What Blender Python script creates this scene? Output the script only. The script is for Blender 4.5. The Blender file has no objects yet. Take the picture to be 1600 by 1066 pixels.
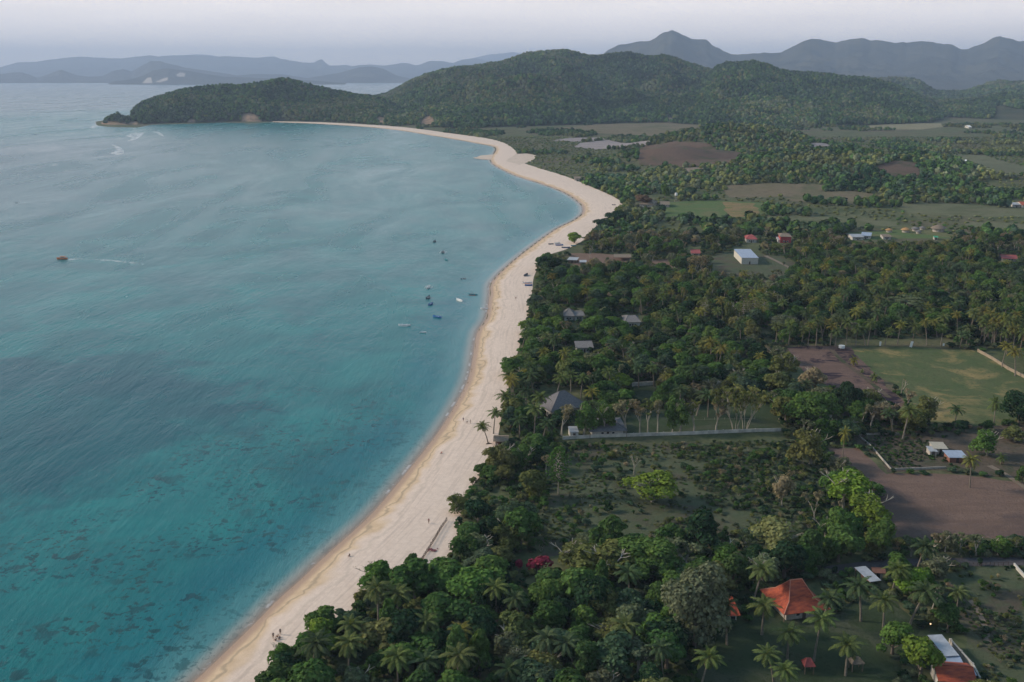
import bpy, bmesh, math, random
import numpy as np
from mathutils import Vector, Matrix, geometry as mgeo
R = math.radians
random.seed(7); RNG = np.random.default_rng(11)
sc = bpy.context.scene
COL = sc.collection

# ------------------------------------------------------------------ camera
HC = 140.0; F = 1600.0
PITCH = math.atan((533 - 117) / F)
CP, SP = math.cos(PITCH), math.sin(PITCH)
cam_d = bpy.data.cameras.new('camera'); cam = bpy.data.objects.new('camera', cam_d); COL.objects.link(cam)
cam.location = (0, 0, HC); cam.rotation_euler = (R(90) - PITCH, 0, 0)
cam_d.sensor_width = 36; cam_d.lens = 36; cam_d.clip_start = 1; cam_d.clip_end = 200000
sc.camera = cam

# ------------------------------------------------------------------ world
SUN_EL = R(27); SUN_AZ = R(-78)          # azimuth clockwise from +Y: the sun stands low over the sea, to the left
HAZE = 5.5e-5
SKY_STRENGTH = 0.13; SUN_STRENGTH = 4.6; EXPOSURE = 0.0
w = bpy.data.worlds.new('World'); sc.world = w; w.use_nodes = True
nt = w.node_tree; nt.nodes.clear()
def N(nt, t, **k):
    n = nt.nodes.new(t)
    for a, b in k.items():
        if a.startswith('i_'):
            key = a[2:]
            n.inputs[int(key) if key.isdigit() else key.replace('_', ' ')].default_value = b
        else: setattr(n, a, b)
    return n
def L(nt, a, b): nt.links.new(a, b)
sky = N(nt, 'ShaderNodeTexSky', sky_type='NISHITA', sun_disc=False, sun_elevation=SUN_EL, sun_rotation=SUN_AZ,
        altitude=100, air_density=1.2, dust_density=3.5, ozone_density=1.5)
tc = N(nt, 'ShaderNodeTexCoord'); sx = N(nt, 'ShaderNodeSeparateXYZ'); L(nt, tc.outputs['Generated'], sx.inputs[0])
rp = N(nt, 'ShaderNodeValToRGB'); L(nt, sx.outputs['Z'], rp.inputs[0])
cr = rp.color_ramp
SKYR = [(0.0, (12.9, 11.2, 10.2)), (0.025, (12.3, 10.9, 10.0)), (0.045, (11.5, 10.4, 9.9)), (0.066, (11.1, 10.1, 9.5)),
        (0.11, (10.2, 9.4, 9.2)), (0.17, (6.4, 6.6, 7.1)), (0.25, (2.0, 3.1, 4.2)), (1.0, (1.7, 3.0, 4.4))]
while len(cr.elements) < len(SKYR): cr.elements.new(0.5)
for e, (p, c) in zip(cr.elements, SKYR):
    e.position = p; e.color = (c[0] / 20, c[1] / 20, c[2] / 20, 1)
vs = N(nt, 'ShaderNodeVectorMath', operation='SCALE'); vs.inputs['Scale'].default_value = 20; L(nt, rp.outputs[0], vs.inputs[0])
# thin cloud streaks in the overcast veil
mp = N(nt, 'ShaderNodeMapping'); mp.inputs['Scale'].default_value = (3, 3, 34); L(nt, tc.outputs['Generated'], mp.inputs[0])
cn = N(nt, 'ShaderNodeTexNoise', i_Scale=1.7, i_Detail=5, i_Roughness=0.5); L(nt, mp.outputs[0], cn.inputs['Vector'])
cm = N(nt, 'ShaderNodeMapRange', i_1=0.35, i_2=0.7, i_3=0.95, i_4=1.05); L(nt, cn.outputs['Fac'], cm.inputs[0])
vs2 = N(nt, 'ShaderNodeVectorMath', operation='SCALE'); L(nt, vs.outputs[0], vs2.inputs[0]); L(nt, cm.outputs[0], vs2.inputs['Scale'])
mx = N(nt, 'ShaderNodeMix', data_type='RGBA'); mx.inputs[0].default_value = 0.93
L(nt, sky.outputs[0], mx.inputs[6]); L(nt, vs2.outputs[0], mx.inputs[7])
bg = N(nt, 'ShaderNodeBackground'); bg.inputs[1].default_value = SKY_STRENGTH; L(nt, mx.outputs[2], bg.inputs[0])
wo = N(nt, 'ShaderNodeOutputWorld'); L(nt, bg.outputs[0], wo.inputs[0])

sd_ = bpy.data.lights.new('sun', 'SUN'); sun = bpy.data.objects.new('sun', sd_); COL.objects.link(sun)
sd_.energy = SUN_STRENGTH; sd_.angle = R(11); sd_.color = (1.0, 0.86, 0.70)
sdir = Vector((math.sin(SUN_AZ) * math.cos(SUN_EL), math.cos(SUN_AZ) * math.cos(SUN_EL), math.sin(SUN_EL)))
sun.rotation_euler = sdir.to_track_quat('Z', 'Y').to_euler(); sun.location = sdir * 3000
sc.view_settings.view_transform = 'Standard'; sc.view_settings.look = 'None'
sc.view_settings.exposure = EXPOSURE; sc.view_settings.gamma = 1; sc.view_settings.use_curve_mapping = False
sc.cycles.use_denoising = True; sc.cycles.max_bounces = 6; sc.cycles.transparent_max_bounces = 12
sc.cycles.diffuse_bounces = 3; sc.cycles.glossy_bounces = 2; sc.cycles.volume_bounces = 0

# ------------------------------------------------------------------ projection maths
def project(x, y, z):
    wz = z - HC
    up = y * SP + wz * CP; fw = y * CP - wz * SP
    fw = np.where(fw > 1, fw, 1)
    return 800 + F * x / fw, 533 - F * up / fw, fw
def on_plane(px, py, z=1.5):
    a = (px - 800) / F; b = (533 - py) / F
    dy = CP + b * SP; dz = -SP + b * CP
    t = (z - HC) / dz
    return np.array([a * t, dy * t, z])
def ridge_pt(px, py, Y):
    k = (533 - py) / F
    wz = Y * (k * CP - SP) / (CP + k * SP)
    fw = Y * CP - wz * SP
    return (px - 800) / F * fw, Y, HC + wz
def vnoise(x, y, seed=0):
    x = np.asarray(x, float); y = np.asarray(y, float)
    xi = np.floor(x).astype(np.int64); yi = np.floor(y).astype(np.int64)
    fx = x - xi; fy = y - yi; fx = fx * fx * (3 - 2 * fx); fy = fy * fy * (3 - 2 * fy)
    def h(a, b):
        n = (a * 374761393 + b * 668265263 + seed * 974634777) & 0x7fffffff
        n = ((n ^ (n >> 13)) * 1274126177) & 0x7fffffff
        return ((n ^ (n >> 16)) & 0xffff) / 65535.0
    return (h(xi, yi) * (1 - fx) + h(xi + 1, yi) * fx) * (1 - fy) + (h(xi, yi + 1) * (1 - fx) + h(xi + 1, yi + 1) * fx) * fy
def fbm(x, y, seed=0, o=4):
    s = 0; a = 0.5; t = 0
    for i in range(o):
        s = s + a * vnoise(x * 2 ** i + 13.7 * i, y * 2 ** i - 7.1 * i, seed + i); t += a; a *= 0.5
    return s / t
def smooth(t): t = np.clip(t, 0, 1); return t * t * (3 - 2 * t)
def inside(poly, x, y):
    x = np.asarray(x, float); y = np.asarray(y, float); c = np.zeros(x.shape, bool)
    n = len(poly)
    for i in range(n):
        x1, y1 = poly[i][:2]; x2, y2 = poly[(i + 1) % n][:2]
        if y1 == y2: continue
        k = ((y1 > y) != (y2 > y)) & (x < (x2 - x1) * (y - y1) / (y2 - y1) + x1)
        c ^= k
    return c
def sdist(poly, x, y, closed=True):
    x = np.asarray(x, float); y = np.asarray(y, float); d = np.full(x.shape, 1e18)
    n = len(poly)
    for i in range(n if closed else n - 1):
        x1, y1 = poly[i][:2]; x2, y2 = poly[(i + 1) % n][:2]
        dx, dy = x2 - x1, y2 - y1; l = dx * dx + dy * dy + 1e-12
        t = np.clip(((x - x1) * dx + (y - y1) * dy) / l, 0, 1)
        d = np.minimum(d, (x - x1 - t * dx) ** 2 + (y - y1 - t * dy) ** 2)
    d = np.sqrt(d)
    return np.where(inside(poly, x, y), d, -d) if closed else d

# ------------------------------------------------------------------ shoreline: paired water line / vegetation line, read off the photo
PAIRS = [((-170, 1500), (10, 1500)), ((50, 1300), (200, 1300)), ((215, 1150), (345, 1140)), ((308, 1066), (418, 1062)),
 ((400, 977), (475, 1000)), ((437, 939), (545, 950)), ((475, 905), (575, 915)), ((510, 871), (640, 896)), ((555, 831), (692, 868)),
 ((590, 797), (712, 815)), ((640, 737), (728, 765)), ((690, 672), (765, 712)), ((723, 617), (782, 640)), ((737, 582), (795, 590)),
 ((745, 532), (808, 540)), ((750, 515), (818, 515)), ((762, 496), (822, 495)), ((767, 461), (828, 455)), ((770, 441), (832, 430)),
 ((797, 413), (850, 402)), ((837, 381), (885, 388)), ((870, 358), (920, 368)), ((900, 343), (950, 345)), ((912, 331), (968, 328)),
 ((907, 318), (962, 312)), ((882, 301), (915, 290)), ((845, 287), (880, 276)), ((800, 272), (835, 262)), ((767, 252), (812, 252)),
 ((775, 232), (800, 232)), ((750, 225), (770, 219)), ((675, 212), (700, 208.5)), ((600, 201), (620, 198.5)), ((500, 194), (510, 192)),
 ((425, 191), (427, 190))]
WL = [on_plane(*a, 0.0)[:2] for a, b in PAIRS]
VL = [on_plane(*b, 1.4)[:2] for a, b in PAIRS]
def catmull(pts, per):
    pts = [np.array(p, float) for p in pts]; out = []
    P = [2 * pts[0] - pts[1]] + pts + [2 * pts[-1] - pts[-2]]
    for i in range(1, len(P) - 2):
        p0, p1, p2, p3 = P[i - 1:i + 3]
        for k in range(per):
            t = k / per
            out.append(0.5 * (2 * p1 + (p2 - p0) * t + (2 * p0 - 5 * p1 + 4 * p2 - p3) * t * t + (3 * p1 - p0 - 3 * p2 + p3) * t ** 3))
    out.append(pts[-1]); return np.array(out)
WC = catmull(WL, 14); VC = catmull(VL, 14)
HEAD = [(400, 192.5), (380, 192), (345, 191.5), (300, 193.5), (235, 195), (215, 199.5), (190, 199), (165, 198), (152, 196)]
def col(px, Y): x, y, z = ridge_pt(px, 117 + 140 * F / Y, Y); return (x, Y)
BACK = [col(150, 3230), col(180, 3450), col(260, 3850), col(400, 4200), col(540, 4550), col(620, 5100), col(700, 6000), col(800, 8500),
        col(900, 12000), col(1000, 20000), (10000, 45000), (45000, 45000), (45000, -900), (-900, -900), (-560, -300)]
LAND = [tuple(p) for p in WC] + [tuple(on_plane(a, b, 0)[:2]) for a, b in HEAD] + BACK
LANDC = [LAND[i] for i in range(0, len(WC), 4)] + LAND[len(WC):]

# knolls of the plain: centre px,Y, height, half widths
KN = []
def knoll(px, Y, py_top, sx_, sy_):
    x, y, z = ridge_pt(px, py_top, Y); KN.append((x, y, z, sx_, sy_))
knoll(1155, 1950, 197, 150, 130); knoll(1095, 2000, 205, 120, 130); knoll(1230, 1900, 222, 150, 120)
knoll(1055, 1700, 228, 95, 80); knoll(1115, 1720, 236, 100, 80)
knoll(1330, 1500, 240, 230, 190); knoll(1420, 1450, 252, 180, 150); knoll(1240, 1480, 262, 150, 120)
def ground_z(x, y):
    x = np.asarray(x, float); y = np.asarray(y, float)
    s = sdist(LANDC, x, y)
    z = np.where(s < 0, np.maximum(s * 0.07, -3.0), 1.5 * (1 - np.exp(-np.maximum(s, 0) / 7.0)))
    k = 0
    for (cx, cy, h, a, b) in KN:
        q = ((x - cx) / a) ** 2 + ((y - cy) / b) ** 2
        k = np.maximum(k, h * np.exp(-q * 1.15))
    k = k * (0.85 + 0.3 * fbm(x / 90, y / 90, 5, 3))
    return z + np.where(k > 1.2, k - 1.2, 0)
def G(px, py):
    """first hit of the view ray through a photo pixel with the plain"""
    a = (px - 800) / F; b = (533 - py) / F
    dy = CP + b * SP; dz = -SP + b * CP
    if dz > -0.004: dz = -0.004
    tmax = (1.5 - HC) / dz
    t = np.linspace(tmax * 0.55, tmax, 260)
    z = HC + dz * t; g = ground_z(a * t, dy * t)
    i = np.argmax(z <= g + 0.02) if (z <= g + 0.02).any() else len(t) - 1
    return np.array([a * t[i], dy * t[i], g[i]])

# ------------------------------------------------------------------ object helpers
def tag(o, label=None, cat=None, group=None, kind=None):
    if label: o['label'] = label
    if cat: o['category'] = cat
    if group: o['group'] = group
    if kind: o['kind'] = kind
    return o
def mesh_obj(name, verts, faces, mats, parent=None, link=True, smooth_=False, fm=None):
    me = bpy.data.meshes.new(name)
    me.from_pydata([tuple(v) for v in verts] if not isinstance(verts, np.ndarray) else verts.tolist(), [], faces if isinstance(faces, list) else faces.tolist())
    for m in (mats if isinstance(mats, (list, tuple)) else [mats]): me.materials.append(m)
    if fm is not None: me.polygons.foreach_set('material_index', fm)
    if smooth_: me.polygons.foreach_set('use_smooth', [True] * len(me.polygons))
    me.update()
    o = bpy.data.objects.new(name, me)
    if link: COL.objects.link(o)
    if parent: o.parent = parent
    return o
def fattr(o, name, arr):
    a = o.data.attributes.new(name, 'FLOAT', 'POINT'); a.data.foreach_set('value', np.asarray(arr, np.float32))
def empty(name, loc=(0, 0, 0), rz=0, link=True):
    o = bpy.data.objects.new(name, None); o.empty_display_size = 0.5
    o.location = loc; o.rotation_euler = (0, 0, rz)
    if link: COL.objects.link(o)
    return o
class MB:
    def __init__(s): s.v = []; s.f = []; s.m = []
    def add(s, v, f, m=0):
        n = len(s.v); s.v += [tuple(a) for a in v]; s.f += [tuple(i + n for i in q) for q in f]; s.m += [m] * len(f); return s
    def box(s, x0, x1, y0, y1, z0, z1, m=0):
        return s.add([(x0, y0, z0), (x1, y0, z0), (x1, y1, z0), (x0, y1, z0), (x0, y0, z1), (x1, y0, z1), (x1, y1, z1), (x0, y1, z1)],
                     [(0, 3, 2, 1), (4, 5, 6, 7), (0, 1, 5, 4), (1, 2, 6, 5), (2, 3, 7, 6), (3, 0, 4, 7)], m)
    def tube(s, pts, rad, n=6, m=0):
        pts = [Vector(p) for p in pts]; base = len(s.v); k = len(pts)
        for i, p in enumerate(pts):
            d = (pts[min(i + 1, k - 1)] - pts[max(i - 1, 0)]).normalized()
            a = d.orthogonal().normalized(); b = d.cross(a)
            r = rad[i] if isinstance(rad, (list, tuple)) else rad
            for j in range(n):
                t = 2 * math.pi * j / n; s.v.append(tuple(p + a * (r * math.cos(t)) + b * (r * math.sin(t))))
        for i in range(k - 1):
            for j in range(n):
                q = (j + 1) % n; s.f.append((base + i * n + j, base + i * n + q, base + (i + 1) * n + q, base + (i + 1) * n + j)); s.m.append(m)
        s.f.append(tuple(base + j for j in reversed(range(n)))); s.m.append(m)
        s.f.append(tuple(base + (k - 1) * n + j for j in range(n))); s.m.append(m)
        return s
    def ico(s, c, r, sub=1, m=0, jit=0.0, rnd=None):
        bm = bmesh.new(); bmesh.ops.create_icosphere(bm, subdivisions=sub, radius=1)
        rr = r if isinstance(r, (list, tuple)) else (r, r, r)
        vs_ = []
        for v in bm.verts:
            k = 1 + (rnd.uniform(-jit, jit) if rnd else 0)
            vs_.append((c[0] + v.co.x * rr[0] * k, c[1] + v.co.y * rr[1] * k, c[2] + v.co.z * rr[2] * k))
        fs = [[v.index for v in f.verts] for f in bm.faces]; bm.free()
        return s.add(vs_, fs, m)
    def build(s, name, mats, parent=None, link=True, smooth_=False):
        return mesh_obj(name, s.v, s.f, mats, parent, link, smooth_, s.m)

# ------------------------------------------------------------------ materials
def new_mat(name):
    m = bpy.data.materials.new(name); m.use_nodes = True; n = m.node_tree
    b = n.nodes['Principled BSDF']; return m, n, b
def noise_col(nt_, c1, c2, scale, detail=4, lo=0.35, hi=0.65, coord=None, rough=0.6, dist=0.0, mapping=None):
    if coord is None:
        g = N(nt_, 'ShaderNodeNewGeometry'); coord = g.outputs['Position']
    if mapping:
        mpn = N(nt_, 'ShaderNodeMapping'); mpn.inputs['Scale'].default_value = mapping; L(nt_, coord, mpn.inputs[0]); coord = mpn.outputs[0]
    n = N(nt_, 'ShaderNodeTexNoise', i_Scale=scale, i_Detail=detail, i_Roughness=rough, i_Distortion=dist); L(nt_, coord, n.inputs['Vector'])
    r = N(nt_, 'ShaderNodeMapRange', i_1=lo, i_2=hi); L(nt_, n.outputs['Fac'], r.inputs[0])
    m = N(nt_, 'ShaderNodeMix', data_type='RGBA'); L(nt_, r.outputs[0], m.inputs[0])
    for i, c in ((6, c1), (7, c2)):
        if isinstance(c, (tuple, list)): m.inputs[i].default_value = (*c[:3], 1)
        else: L(nt_, c, m.inputs[i])
    return m.outputs[2], r.outputs[0]
def mixc(nt_, fac, a, b, mode='MIX'):
    m = N(nt_, 'ShaderNodeMix', data_type='RGBA', blend_type=mode)
    if isinstance(fac, (int, float)): m.inputs[0].default_value = fac
    else: L(nt_, fac, m.inputs[0])
    for i, c in ((6, a), (7, b)):
        if isinstance(c, (tuple, list)): m.inputs[i].default_value = (*c[:3], 1)
        else: L(nt_, c, m.inputs[i])
    return m.outputs[2]
def ramp(nt_, src, a, b, c=0.0, d=1.0, smooth_=False):
    r = N(nt_, 'ShaderNodeMapRange', i_1=a, i_2=b, i_3=c, i_4=d)
    if smooth_: r.interpolation_type = 'SMOOTHSTEP'
    L(nt_, src, r.inputs[0]); return r.outputs[0]
def math_(nt_, op, a, b=None):
    m = N(nt_, 'ShaderNodeMath', operation=op)
    for i, c in ((0, a), (1, b)):
        if c is None: continue
        if isinstance(c, (int, float)): m.inputs[i].default_value = c
        else: L(nt_, c, m.inputs[i])
    return m.outputs[0]
def attr(nt_, name, typ='GEOMETRY'):
    return N(nt_, 'ShaderNodeAttribute', attribute_name=name, attribute_type=typ)
def simple(name, c1, c2=None, scale=2.0, rough=0.8, coord='obj', bump=0.0, mapping=None, spec=0.3):
    m, n, b = new_mat(name); b.inputs['Roughness'].default_value = rough
    b.inputs['Specular IOR Level'].default_value = spec
    c2 = c2 or tuple(k * 0.75 for k in c1)
    co = N(n, 'ShaderNodeTexCoord').outputs['Object'] if coord == 'obj' else None
    o, f = noise_col(n, c1, c2, scale, coord=co, mapping=mapping); L(n, o, b.inputs['Base Color'])
    if bump:
        bp = N(n, 'ShaderNodeBump', i_Strength=bump, i_Distance=0.1); L(n, f, bp.inputs['Height']); L(n, bp.outputs[0], b.inputs['Normal'])
    return m
def leaf_mat(name, var=0.35, trans=0.25, nscale=1.2):
    m, n, b = new_mat(name)
    n.nodes.remove(b); out = n.nodes['Material Output']
    t = attr(n, 'tint', 'INSTANCER').outputs['Color']
    g = N(n, 'ShaderNodeNewGeometry')
    k = N(n, 'ShaderNodeTexNoise', i_Scale=nscale, i_Detail=3); L(n, g.outputs['Position'], k.inputs['Vector'])
    f = ramp(n, k.outputs['Fac'], 0.3, 0.7, 1 - var, 1 + var)
    r = ramp(n, g.outputs['Random Per Island'], 0, 1, 0.72, 1.28)
    f = math_(n, 'MULTIPLY', f, r)
    vv = N(n, 'ShaderNodeVectorMath', operation='SCALE'); L(n, t, vv.inputs[0]); L(n, f, vv.inputs['Scale'])
    c = mixc(n, ramp(n, g.outputs['Random Per Island'], 0.8, 1.0, 0, 0.35), vv.outputs[0], (0.13, 0.13, 0.035))
    d = N(n, 'ShaderNodeBsdfDiffuse'); tr = N(n, 'ShaderNodeBsdfTranslucent'); L(n, c, d.inputs[0])
    c2 = mixc(n, 1.0, c, (1.3, 1.35, 0.6), 'MULTIPLY'); L(n, c2, tr.inputs[0])
    ms = N(n, 'ShaderNodeMixShader'); ms.inputs[0].default_value = trans
    L(n, d.outputs[0], ms.inputs[1]); L(n, tr.outputs[0], ms.inputs[2]); L(n, ms.outputs[0], out.inputs[0])
    return m
M_LEAF = leaf_mat('leaf_foliage'); M_FROND = leaf_mat('palm_fronds', 0.2, 0.25, 0.8); M_FAR = leaf_mat('distant_foliage', 0.3, 0.0, 0.06)
M_BARK = simple('bark', (0.17, 0.14, 0.11), (0.09, 0.07, 0.055), 3.0)
M_PALE_BARK = simple('pale_bark', (0.36, 0.32, 0.26), (0.22, 0.19, 0.15), 2.0); M_PALM_BARK = simple('palm_bark', (0.22, 0.185, 0.145), (0.13, 0.11, 0.085), 1.5)

# sand, with tide bands along the beach (v: 0 water line, 1 vegetation line)
def sand_mat():
    m, n, b = new_mat('sand'); b.inputs['Roughness'].default_value = 0.9; b.inputs['Specular IOR Level'].default_value = 0.2
    g = N(n, 'ShaderNodeNewGeometry'); P_ = g.outputs['Position']
    vd = attr(n, 'dist').outputs['Fac']; vv = attr(n, 'v').outputs['Fac']
    n1 = N(n, 'ShaderNodeTexNoise', i_Scale=0.055, i_Detail=3, i_Distortion=0.6); L(n, P_, n1.inputs['Vector'])
    n2 = N(n, 'ShaderNodeTexNoise', i_Scale=0.9, i_Detail=6, i_Roughness=0.75); L(n, P_, n2.inputs['Vector'])
    n3 = N(n, 'ShaderNodeTexNoise', i_Scale=0.16, i_Detail=4); L(n, P_, n3.inputs['Vector'])
    wob = math_(n, 'MULTIPLY', math_(n, 'SUBTRACT', n1.outputs['Fac'], 0.5), 14.0)
    wob2 = math_(n, 'MULTIPLY', math_(n, 'SUBTRACT', n3.outputs['Fac'], 0.5), 2.5)
    d = math_(n, 'ADD', math_(n, 'ADD', vd, wob), wob2)
    dry, _ = noise_col(n, (0.72, 0.58, 0.48), (0.55, 0.43, 0.35), 0.5, 8, 0.3, 0.72, coord=P_, rough=0.8)
    damp, _ = noise_col(n, (0.60, 0.44, 0.29), (0.50, 0.36, 0.235), 0.3, 4, coord=P_)
    c = mixc(n, ramp(n, d, 4.2, 8.0, 0, 1, True), damp, dry)
    # grey-brown drift line along the scalloped edge
    ln = math_(n, 'MULTIPLY', ramp(n, d, 3.1, 3.8, 0, 1, True), ramp(n, d, 4.6, 3.9, 0, 1, True))
    c = mixc(n, math_(n, 'MULTIPLY', ln, 0.7), c, (0.30, 0.235, 0.165))
    d2 = math_(n, 'ADD', vd, math_(n, 'MULTIPLY', wob, 0.8))
    l2 = math_(n, 'MULTIPLY', ramp(n, d2, 8.4, 9.4, 0, 1, True), ramp(n, d2, 10.6, 9.6, 0, 1, True))
    c = mixc(n, math_(n, 'MULTIPLY', l2, 0.35), c, (0.42, 0.34, 0.27))
    wet = ramp(n, math_(n, 'ADD', vd, math_(n, 'MULTIPLY', wob, 0.12)), 0.6, 3.0, 1, 0, True)
    c = mixc(n, wet, c, (0.36, 0.24, 0.165))
    L(n, math_(n, 'SUBTRACT', 0.9, math_(n, 'MULTIPLY', wet, 0.5)), b.inputs['Roughness'])
    cx = N(n, 'ShaderNodeCombineXYZ'); L(n, math_(n, 'MULTIPLY', vd, 0.9), cx.inputs[0]); sp_ = N(n, 'ShaderNodeSeparateXYZ'); L(n, P_, sp_.inputs[0]); L(n, math_(n, 'MULTIPLY', sp_.outputs['Y'], 0.035), cx.inputs[1])
    tk = N(n, 'ShaderNodeTexNoise', i_Scale=1.0, i_Detail=5, i_Roughness=0.7); L(n, cx.outputs[0], tk.inputs['Vector'])
    c = mixc(n, math_(n, 'MULTIPLY', ramp(n, tk.outputs['Fac'], 0.5, 0.66, 0, 0.5), ramp(n, d, 5, 9)), c, (0.40, 0.31, 0.26))
    # tracks and litter, more towards the vegetation
    lit = math_(n, 'MULTIPLY', ramp(n, n2.outputs['Fac'], 0.66, 0.74), ramp(n, vv, 0.3, 1.0, 0.0, 0.6))
    c = mixc(n, lit, c, (0.24, 0.19, 0.14))
    L(n, c, b.inputs['Base Color'])
    bp = N(n, 'ShaderNodeBump', i_Strength=0.5, i_Distance=0.25); L(n, n2.outputs['Fac'], bp.inputs['Height']); L(n, bp.outputs[0], b.inputs['Normal'])
    return m
M_SAND = sand_mat()

def water_mat():
    m, n, b = new_mat('sea_water')
    g = N(n, 'ShaderNodeNewGeometry'); P_ = g.outputs['Position']
    s = attr(n, 'shore').outputs['Fac']; deep = attr(n, 'deep').outputs['Fac']; reef = attr(n, 'reef').outputs['Fac']
    big = N(n, 'ShaderNodeTexNoise', i_Scale=0.011, i_Detail=4, i_Distortion=0.8); L(n, P_, big.inputs['Vector'])
    c, _ = noise_col(n, (0.001, 0.105, 0.112), (0.008, 0.165, 0.16), 0.02, 4, 0.35, 0.65, coord=P_, dist=0.5)
    near = ramp(n, s, 7, 24, 0, 1, True)
    c = mixc(n, near, (0.055, 0.19, 0.20), c)
    c = mixc(n, ramp(n, s, 0.5, 8, 0, 1, True), (0.36, 0.31, 0.26), c)
    trough = math_(n, 'MULTIPLY', ramp(n, s, 9, 18, 0, 1, True), ramp(n, s, 45, 22, 0, 1, True))
    trough = math_(n, 'MULTIPLY', trough, ramp(n, big.outputs['Fac'], 0.4, 0.6, 0.1, 0.6))
    c = mixc(n, trough, c, (0.0, 0.11, 0.14))
    dn = N(n, 'ShaderNodeTexNoise', i_Scale=0.035, i_Detail=6, i_Roughness=0.65, i_Distortion=0.5); L(n, P_, dn.inputs['Vector'])
    dm = ramp(n, math_(n, 'ADD', deep, math_(n, 'MULTIPLY', math_(n, 'SUBTRACT', dn.outputs['Fac'], 0.5), 2.4)), 0.3, 0.9, 0, 0.62, True)
    c = mixc(n, dm, c, (0.0, 0.052, 0.072))
    far = ramp(n, s, 150, 1000, 0, 0.85, True); c = mixc(n, far, c, (0.085, 0.135, 0.15))  # offshore base colour, paled to stand in for reflected sky
    # coral heads seen through the water: three sizes
    cor = None
    for sc_, lo, hi, amt in ((0.022, 0.60, 0.70, 0.45), (0.085, 0.59, 0.66, 0.75), (0.24, 0.55, 0.61, 0.9), (0.5, 0.575, 0.64, 0.9)):
        q = N(n, 'ShaderNodeTexNoise', i_Scale=sc_, i_Detail=4, i_Roughness=0.6, i_Distortion=0.4); L(n, P_, q.inputs['Vector'])
        v = ramp(n, q.outputs['Fac'], lo, hi, 0, amt, True); cor = v if cor is None else math_(n, 'MAXIMUM', cor, v)
    clus = N(n, 'ShaderNodeTexNoise', i_Scale=0.03, i_Detail=2); L(n, P_, clus.inputs['Vector'])
    cor = math_(n, 'MULTIPLY', cor, math_(n, 'MULTIPLY', reef, ramp(n, clus.outputs['Fac'], 0.40, 0.53, 0.06, 1)))
    cc, _ = noise_col(n, (0.001, 0.045, 0.055), (0.012, 0.062, 0.058), 0.05, 2, coord=P_)
    c = mixc(n, cor, c, cc)
    # thin foam where ripples break on the sand
    fn = N(n, 'ShaderNodeTexNoise', i_Scale=0.12, i_Detail=5); L(n, P_, fn.inputs['Vector'])
    fo = math_(n, 'MULTIPLY', math_(n, 'MULTIPLY', ramp(n, s, 1.0, 1.5, 0, 1), ramp(n, s, 2.6, 1.9, 0, 1)), ramp(n, fn.outputs['Fac'], 0.55, 0.62, 0, 0.7))
    c = mixc(n, fo, c, (0.75, 0.75, 0.75))
    L(n, c, b.inputs['Base Color'])
    b.inputs['IOR'].default_value = 1.33; b.inputs['Specular IOR Level'].default_value = 0.5
    # wind streaks and slicks: rougher and smoother water
    st = N(n, 'ShaderNodeMapping'); st.inputs['Rotation'].default_value = (0, 0, R(24)); st.inputs['Scale'].default_value = (1, 0.26, 1); L(n, P_, st.inputs[0])
    sn = N(n, 'ShaderNodeTexNoise', i_Scale=0.011, i_Detail=6, i_Roughness=0.6, i_Distortion=1.1); L(n, st.outputs[0], sn.inputs['Vector'])
    slick = ramp(n, sn.outputs['Fac'], 0.28, 0.68, 0.62, 1)
    L(n, ramp(n, slick, 0.25, 1, 0.10, 0.30), b.inputs['Roughness'])
    w1 = N(n, 'ShaderNodeTexNoise', i_Scale=0.42, i_Detail=5, i_Roughness=0.65); L(n, st.outputs[0], w1.inputs['Vector'])
    st2 = N(n, 'ShaderNodeMapping'); st2.inputs['Rotation'].default_value = (0, 0, R(-30)); st2.inputs['Scale'].default_value = (1, 0.3, 1); L(n, P_, st2.inputs[0])
    w2 = N(n, 'ShaderNodeTexNoise', i_Scale=0.09, i_Detail=3); L(n, st2.outputs[0], w2.inputs['Vector'])
    hgt = math_(n, 'ADD', w1.outputs['Fac'], math_(n, 'MULTIPLY', w2.outputs['Fac'], 2.0))
    bp = N(n, 'ShaderNodeBump', i_Distance=0.8); L(n, hgt, bp.inputs['Height']); L(n, math_(n, 'MULTIPLY', slick, 0.42), bp.inputs['Strength']); L(n, bp.outputs[0], b.inputs['Normal'])
    # very shallow water thins out to clear over the sand
    out = n.nodes['Material Output']; tr = N(n, 'ShaderNodeBsdfTransparent'); ms = N(n, 'ShaderNodeMixShader')
    L(n, ramp(n, s, -0.5, 4.0, 0.15, 1, True), ms.inputs[0]); L(n, tr.outputs[0], ms.inputs[1]); L(n, b.outputs[0], ms.inputs[2]); L(n, ms.outputs[0], out.inputs[0])
    return m

# ------------------------------------------------------------------ the sea
def polar(r0, r1, nr, a0, a1, na):
    r = r0 * (r1 / r0) ** (np.arange(nr) / (nr - 1)); a = np.linspace(a0, a1, na)
    rr, aa = np.meshgrid(r, a, indexing='ij')
    x = (rr * np.sin(aa)).ravel(); y = (rr * np.cos(aa)).ravel()
    i = np.arange(nr - 1)[:, None] * na + np.arange(na - 1)[None, :]
    f = np.stack([i, i + 1, i + na + 1, i + na], -1).reshape(-1, 4)[:, ::-1]
    return x, y, f
def compact(x, y, z, f, keep, *at):
    f = f[keep]; u, inv = np.unique(f, return_inverse=True)
    return x[u], y[u], z[u], inv.reshape(f.shape), [a[u] for a in at]
x, y, f = polar(30, 70000, 520, R(-88), R(88), 420)
s = -sdist(LANDC, x, y)
fm_ = s[f].max(1) > -14
deepP = [on_plane(a, b, 0)[:2] for a, b in [(-250, 600), (0, 560), (240, 545), (400, 600), (440, 660), (330, 690), (200, 735), (90, 790), (-50, 800), (-250, 900)]]
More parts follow.
